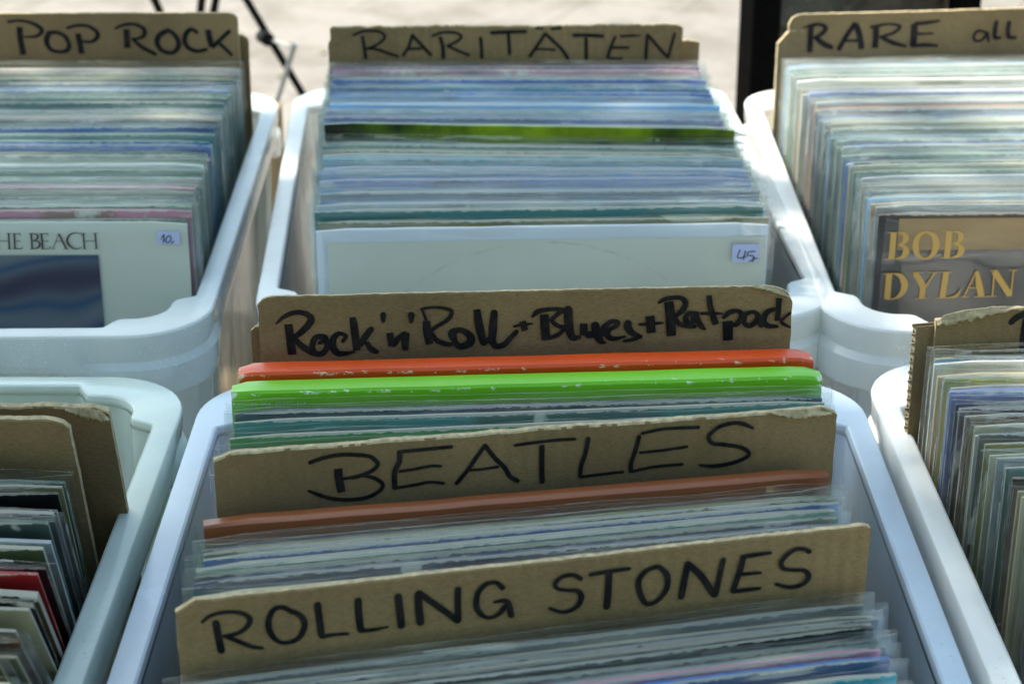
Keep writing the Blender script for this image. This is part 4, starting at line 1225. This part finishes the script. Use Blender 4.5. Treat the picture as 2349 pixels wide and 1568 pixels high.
c_mid = divider((-0.145, 0.830, 0.347), (0.166, 0.883, 0.347), 0, 0.33, 0.0045, (0.009, 0.0035, 'cut'), (0.008, 0.0035, 'torn'), 0.0005, 61,
        'thick brown card with thin seven letter capitals, middle one of the three in its crate', group='hand lettered divider cards', strokes=STROKES['beatles'])
record(0.0065, 0.8320, 0.3215, 9.8, 0, (0.50, 0.19, 0.05), 'thick orange brown cover directly in front of the seven letter card', GRP['CF'], t=0.0105, film=False, jmat=mat_boxset('orange_brown_board', (0.24, 0.072, 0.024), (0.36, 0.24, 0.13), 5, -0.157))
fill([(0.8240, 0.0075, 0.3140, 10.0, 0), (0.790, 0.0080, 0.3120, 10.5, 0), (0.7480, 0.0095, 0.315, 12, 0)], 12,
     ['navy', 'olive', 'blue', 'pale green', 'grey-green', 'navy', 'cream', 'turquoise', 'green', 'olive', 'pale blue', 'teal'], 'between the orange cover and the near marker card', GRP['CF'], 9, start=0, jz=0.002, ordered=True)
divider((-0.143, 0.701, 0.342), (0.164, 0.769, 0.342), -1, 0.33, 0.0040, (0.008, 0.0045, 'cut'), (0.003, 0.0015, 'torn'), 0.0003, 71,
        'nearest brown card with two words in bold capitals, ending in STONES', group='hand lettered divider cards', strokes=STROKES['stones'])
fill([(0.7240, 0.0110, 0.3070, 12.3, 0), (0.68, 0.0120, 0.3090, 12.0, 0), (0.57, 0.0125, 0.3090, 11, 0)], 17,
     ['grey', 'cream', 'navy', 'cream', 'black', 'grey-green', 'teal', 'pink', 'blue', 'turquoise', 'teal', 'beige'], 'in front of the near marker card', GRP['CF'], 33, start=0, jz=0.002, ordered=True)

# ------------------------------------------------------------------ front left crate
WH = 'in the crate with bare brown cards'
divider((-0.525, 0.868, 0.347), (-0.2235, 0.868, 0.347), -16, 0.34, 0.0042, (0.01, 0.004, 'round'), (0.012, 0.006, 'round'), 0.0004, 81,
        'bare brown card leaning forward behind the records of the front left crate', group='plain divider cards', mats=[M['card_flat'], M['torn']])
c_lf = divider((-0.515, 0.892, 0.3425), (-0.2085, 0.892, 0.3425), -17, 0.335, 0.0044, (0.01, 0.004, 'round'), (0.010, 0.0035, 'torn'), 0.0008, 82,
        'second bare brown card with a frayed right edge, rearmost in the front left crate', group='plain divider cards', mats=[M['card_flat'], M['torn']])
lf = fill([(0.8520, -0.3780, 0.3200, 0.5, -19), (0.80, -0.3775, 0.319, 0, -24), (0.72, -0.373, 0.316, -1, -32), (0.65, -0.370, 0.314, -1, -34)], 23,
     ['grey-green', 'olive', 'black', 'black', 'dark green', 'black', 'grey-green', 'light grey', 'olive', 'black', 'red', 'brown', 'black', 'cream', 'olive', 'brown', 'beige', 'olive', 'brown', 'cream', 'olive', 'beige', 'olive'],
     WH, GRP['LF'], 14, start=0, jz=0.003, jx=0.004, ordered=True, filmp=0.5)
st = MB().box((0.284, -0.0006, -0.0075), (0.024, 0.0004, 0.013))
s5 = mm(st.build('price_label', M['sticker'], lf[0]), Matrix.Translation((-0.1575, -0.0026, JH)))
lettering('price', [[0, [2830, 45, 5], [2790, 48, 6], [2785, 75, 6], [2825, 80, 6], [2835, 105, 6], [2800, 120, 5]], [0, [2860, 118, 5], [2895, 112, 4]]], M['pen'], s5, y0=-0.0010)

# ------------------------------------------------------------------ front right crate
WH = 'in the front right crate with sunlit spines'
c_tee = divider((0.243, 1.0106, 0.347), (0.545, 1.020, 0.352), 0, 0.34, 0.0045, (0.045, 0.007, 'torn'), (0.004, 0.002, 'cut'), 0.0009, 91,
        'brown card with a frayed rolled corner at the back of the front right crate', group='hand lettered divider cards', strokes=STROKES['tee'])
# the folded double card whose flutes show
fc = empty('cardboard_divider'); fc.matrix_world = frame((0.2325, 1.0125, 0.336), (0.50, 1.062, 0.336), 1)
tag(fc, 'double brown card with open corrugations at its left edge, front right crate', 'divider', 'plain divider cards')
MB().box((0.135, 0.0003, -0.165), (0.27, 0.0006, 0.33)).build('liner', M['card_flat'], fc)
MB().box((0.1355, 0.0072, -0.1655), (0.269, 0.0006, 0.329)).build('liner', M['card_flat'], fc)
V = []; F = []; k = 0
nfl = 56
for i in range(nfl * 6 + 1):
    z = -0.33 * i / (nfl * 6); y = 0.00375 + 0.0029 * math.sin(2 * math.pi * i / 6 + 0.4 * noise.noise(Vector((z * 60, 2, 2))))
    xo = 0.0008 * noise.noise(Vector((z * 300, 1, 4)))
    V.append((xo, y, z)); V.append((0.27, y, z))
    if i: F.append((2 * i - 2, 2 * i, 2 * i + 1, 2 * i - 1))
fl = link('corrugation', mesh_of('corrugation', V, F, smooth=80), M['torn'], fc)
sm_ = fl.modifiers.new('thick', 'SOLIDIFY'); sm_.thickness = 0.0004
rf = fill([(0.9930, 0.3975, 0.3215, 1.0, 0), (0.93, 0.4005, 0.3215, 0.6, 0), (0.86, 0.4080, 0.320, 0.0, 0), (0.77, 0.420, 0.317, 0, 0)], 23,
     ['white', 'beige', 'yellow', 'cream', 'lilac', 'navy', 'grey', 'brown', 'cream', 'white', 'grey', 'olive', 'cream', 'light grey', 'teal', 'black', 'beige', 'cream', 'grey', 'brown', 'pale green', 'grey', 'white'][::1], WH, GRP['RF'], 21, start=1, jx=0.0015, jz=0.002, ordered=True)
rf.reverse()
rf0 = record(0.3985, 1.0015, 0.3225, 1.0, 0, (0.05, 0.26, 0.50), 'blue topped record directly in front of the frayed card, front right crate', GRP['RF'])
# printed spines on the sunlit flank
def spine_text(rec, text, z, h, mat='print', col=None):
    j = [c for c in rec.children if c.name.startswith('jacket')][0]
    if col: j.color = (*col, 1); 
    t = lettering('spine_text', glyph_strokes(text, 0, z, h, h * 0.16, vertical=True), M[mat], rec, y0=0, wob=0)
    # from the x/z face to the left flank
    t.matrix_local = Matrix.Translation((-0.1565 - 0.0004, 0.0006 + 0.0022, JH)) @ Matrix.Rotation(D2R(-90), 4, 'Z') @ Matrix.Rotation(0, 4, 'X')
    return t

spine_text(rf[-3], '0040 004', 0.075, 0.0022)
spine_text(rf[-5], 'REP 04 035-0', 0.062, 0.0024)
spine_text(rf[-8], 'CBS S 65598', 0.085, 0.0022, 'print')
spine_text(rf[-9], '1C 064-04 256', 0.10, 0.0020, 'print')
torn_flap(c_rnr, [(0.276, 0.0), (0.286, -0.0008), (0.293, -0.0035), (0.2975, -0.0075)], 0.0022, 3)
torn_flap(c_mid, [(0.280, 0.0002), (0.293, -0.0002), (0.303, -0.0008), (0.312, -0.0035)], 0.0042, 8)
torn_flap(c_tee, [(0.0, -0.0085), (0.004, -0.004), (0.014, -0.0015), (0.032, 0.0006), (0.05, 0.0)], 0.0060, 12)
torn_flap(c_lf, [(0.285, 0.0), (0.296, -0.0010), (0.303, -0.0035), (0.3065, -0.008)], 0.0050, 15)
# ------------------------------------------------------------------ brown carton behind the left crates
ct = empty('cardboard_box', (-0.400, 1.905, 0.002))
tag(ct, 'open brown cardboard carton seen through the gap between the two back crates', 'carton')
cb = MB()
for c, d in (((0, -0.1035, 0.085), (0.30, 0.005, 0.17)), ((0, 0.1035, 0.085), (0.30, 0.005, 0.17)), ((-0.1475, 0, 0.085), (0.005, 0.202, 0.17)), ((0.1475, 0, 0.085), (0.005, 0.202, 0.17)), ((0, 0, 0.0025), (0.29, 0.202, 0.005))):
    cb.box(c, d)
cb.build('carton_body', M['card_flat'], ct)
MB().box((0.0, -0.111, 0.135), (0.298, 0.004, 0.07)).build('flap', M['card_flat'], ct)

# ------------------------------------------------------------------ folding stand with thin crossing legs
fs = empty('folding_stand', (-0.35, 2.7, GZ))
tag(fs, 'folding stand with thin crossed black legs on the paving behind the crates', 'stand')
def rod(a, b, r, mat, name='leg'):
    a = Vector(a) - fs.location; b = Vector(b) - fs.location
    return MB().tube([a, b], r, 10).build(name, mat, fs)
rod((0.025, 2.72, GZ), (-0.55, 2.70, 0.44), 0.0055, M['black'])
rod((-0.560, 2.62, GZ), (-0.303, 2.62, 0.075), 0.0038, M['grey_metal'])
rod((-0.61, 2.95, GZ), (-0.412, 2.72, 0.30), 0.006, M['black'])
rod((-0.30, 2.95, GZ), (-0.545, 2.72, 0.20), 0.006, M['black'])
rod((-0.62, 2.78, GZ), (-0.385, 2.78, 0.30), 0.006, M['black'])
rod((-0.62, 2.715, 0.30), (-0.38, 2.715, 0.30), 0.005, M['black'], 'cross_bar')
MB().tube([(-0.353 + 0.35 - 0.006, 0.0, 0.065 + 0.65), (-0.353 + 0.35 + 0.006, -0.03, 0.068 + 0.65)], 0.010, 12).build('hinge_knob', M['black'], fs)
rod((-0.353, 2.69, 0.065), (-0.303, 2.62, 0.068), 0.0025, M['grey_metal'], 'brace')

# ------------------------------------------------------------------ dark display cabinet on the right
dc = empty('black_cabinet', (0.3985, 2.20, GZ))
tag(dc, 'tall black cabinet with a dark glossy front behind the right crates', 'cabinet')
w, h, dp = 0.256, 1.30, 0.16
for sx in (-1, 1):
    MB().box((sx * (w / 2 - 0.016), -dp / 2 + 0.016, h / 2), (0.032, 0.032, h)).build('post', M['cloth'], dc, bevel=0.003)
MB().box((0, 0.008, h / 2), (w - 0.004, dp - 0.05, h - 0.02)).build('cabinet_body', M['cloth'], dc, bevel=0.003)
def mat_darkpanel():
    m, nt, out = new_mat('dark_glossy_wrap')
    v = coords(nt); n = nz(nt, v, 9, 3, 0.6)
    c = ramp(nt, n, [(0.4, (0.004, 0.004, 0.005)), (0.6, (0.012, 0.02, 0.018)), (0.8, (0.03, 0.05, 0.05))])
    principled(nt, out, c, 0.3, bump(nt, n, 0.9, 0.03), spec=0.4)
    return m
MB().box((0, -dp / 2 + 0.026, h / 2), (w - 0.064, 0.006, h - 0.06)).build('front_panel', mat_darkpanel(), dc)
MB().box((0, -dp / 2 + 0.018, 0.95), (w - 0.066, 0.02, 0.02)).build('shelf_edge', M['black'], dc)

# ------------------------------------------------------------------ trees that shade the stall and show in the plastic
def mat_leaf(name, base):
    m, nt, out = new_mat(name)
    oi = nz(nt, coords(nt), 3.0, 3, 0.6)
    c = ramp(nt, oi, [(0.3, tuple(x * 0.6 for x in base)), (0.7, tuple(x * 1.3 for x in base))])
    d = N(nt, "ShaderNodeBsdfDiffuse"); nt.links.new(c, d.inputs[0])
    t = N(nt, "ShaderNodeBsdfTranslucent"); t.inputs[0].default_value = (base[0] * 1.5, base[1] * 1.7, base[2] * 0.8, 1)
    mx = N(nt, "ShaderNodeMixShader"); mx.inputs[0].default_value = 0.4
    nt.links.new(d.outputs[0], mx.inputs[1]); nt.links.new(t.outputs[0], mx.inputs[2]); nt.links.new(mx.outputs[0], out.inputs[0])
    return m
LEAF = mat_leaf('leaves', (0.07, 0.13, 0.03))
def tree(base, crown_c, rad, nclump, nleaf, ls, seed, label, trunk_r=0.12, clr=0.30, extra=()):
    r = random.Random(seed)
    root = empty('broadleaf_tree', base)
    tag(root, label, 'tree', 'leafy trees shading the stall')
    base = Vector(base); cc = Vector(crown_c) - base
    V = []; F = []
    tb = MB(); tb.tube([(0, 0, 0), (cc.x * 0.15, cc.y * 0.15, cc.z * 0.4), (cc.x * 0.6, cc.y * 0.6, cc.z * 0.8), tuple(cc)], [trunk_r, trunk_r * 0.8, trunk_r * 0.5, trunk_r * 0.2], 12)
    for i in range(nclump):
        while True:
            p = Vector((r.uniform(-1, 1), r.uniform(-1, 1), r.uniform(-1, 1)))
            if p.length < 1: break
        c = Vector((p.x * rad[0], p.y * rad[1], p.z * rad[2])) + cc
        if i < len(extra): c = Vector(extra[i]) - base  # extra clumps are added toward the sun to block a bright spot
        if i % 5 == 0: tb.tube([tuple(cc * 0.75), tuple(cc * 0.4 + c * 0.6), tuple(c)], [trunk_r * 0.25, trunk_r * 0.12, 0.004], 6)
        for k in range(nleaf):
            q = c + Vector((r.gauss(0, clr), r.gauss(0, clr), r.gauss(0, clr * 0.7)))
            n = Vector((r.gauss(0, 1), r.gauss(0, 1), r.gauss(0.6, 1))).normalized()
            a = n.orthogonal().normalized(); a = Matrix.Rotation(r.uniform(0, 6.28), 3, n) @ a; b = n.cross(a)
            s = ls * r.uniform(0.6, 1.3); m = len(V)
            V += [q - a * s, q - b * s * 0.45 + n * s * 0.1, q + a * s, q + b * s * 0.45 + n * s * 0.1]
            F.append((m, m + 1, m + 2, m + 3))
    link('crown', mesh_of('crown', V, F), LEAF, root)
    tb.build('trunk', M['bark'], root)
    return root
CC = Vector((-0.46, 0.91, 0.3)) + SUN_DIR * 4.8
tree((-3.3, 2.9, GZ), CC, (0.75, 0.75, 0.45), 66, 120, 0.045, 5, 'young leafy tree left of the stall whose crown shades the crates', 0.07, 0.15, extra=[Vector((0.03, 0.93, 0.34)) + SUN_DIR * 4.7, Vector((0.0, 0.85, 0.34)) + SUN_DIR * 4.9])
tree((-2.6, -5.5, GZ), (-2.3, -5.6, 3.0), (2.1, 1.6, 1.9), 80, 90, 0.11, 6, 'broad leafy tree behind the viewer on the left', 0.2, 0.32)
tree((2.9, -6.5, GZ), (2.6, -6.4, 3.6), (2.0, 1.6, 2.2), 80, 90, 0.11, 7, 'broad leafy tree behind the viewer on the right', 0.2, 0.32)
tree((0.3, -9.0, GZ), (0.2, -9.0, 3.6), (2.6, 1.6, 2.4), 110, 80, 0.12, 9, 'tall leafy tree straight behind the viewer', 0.22, 0.30)
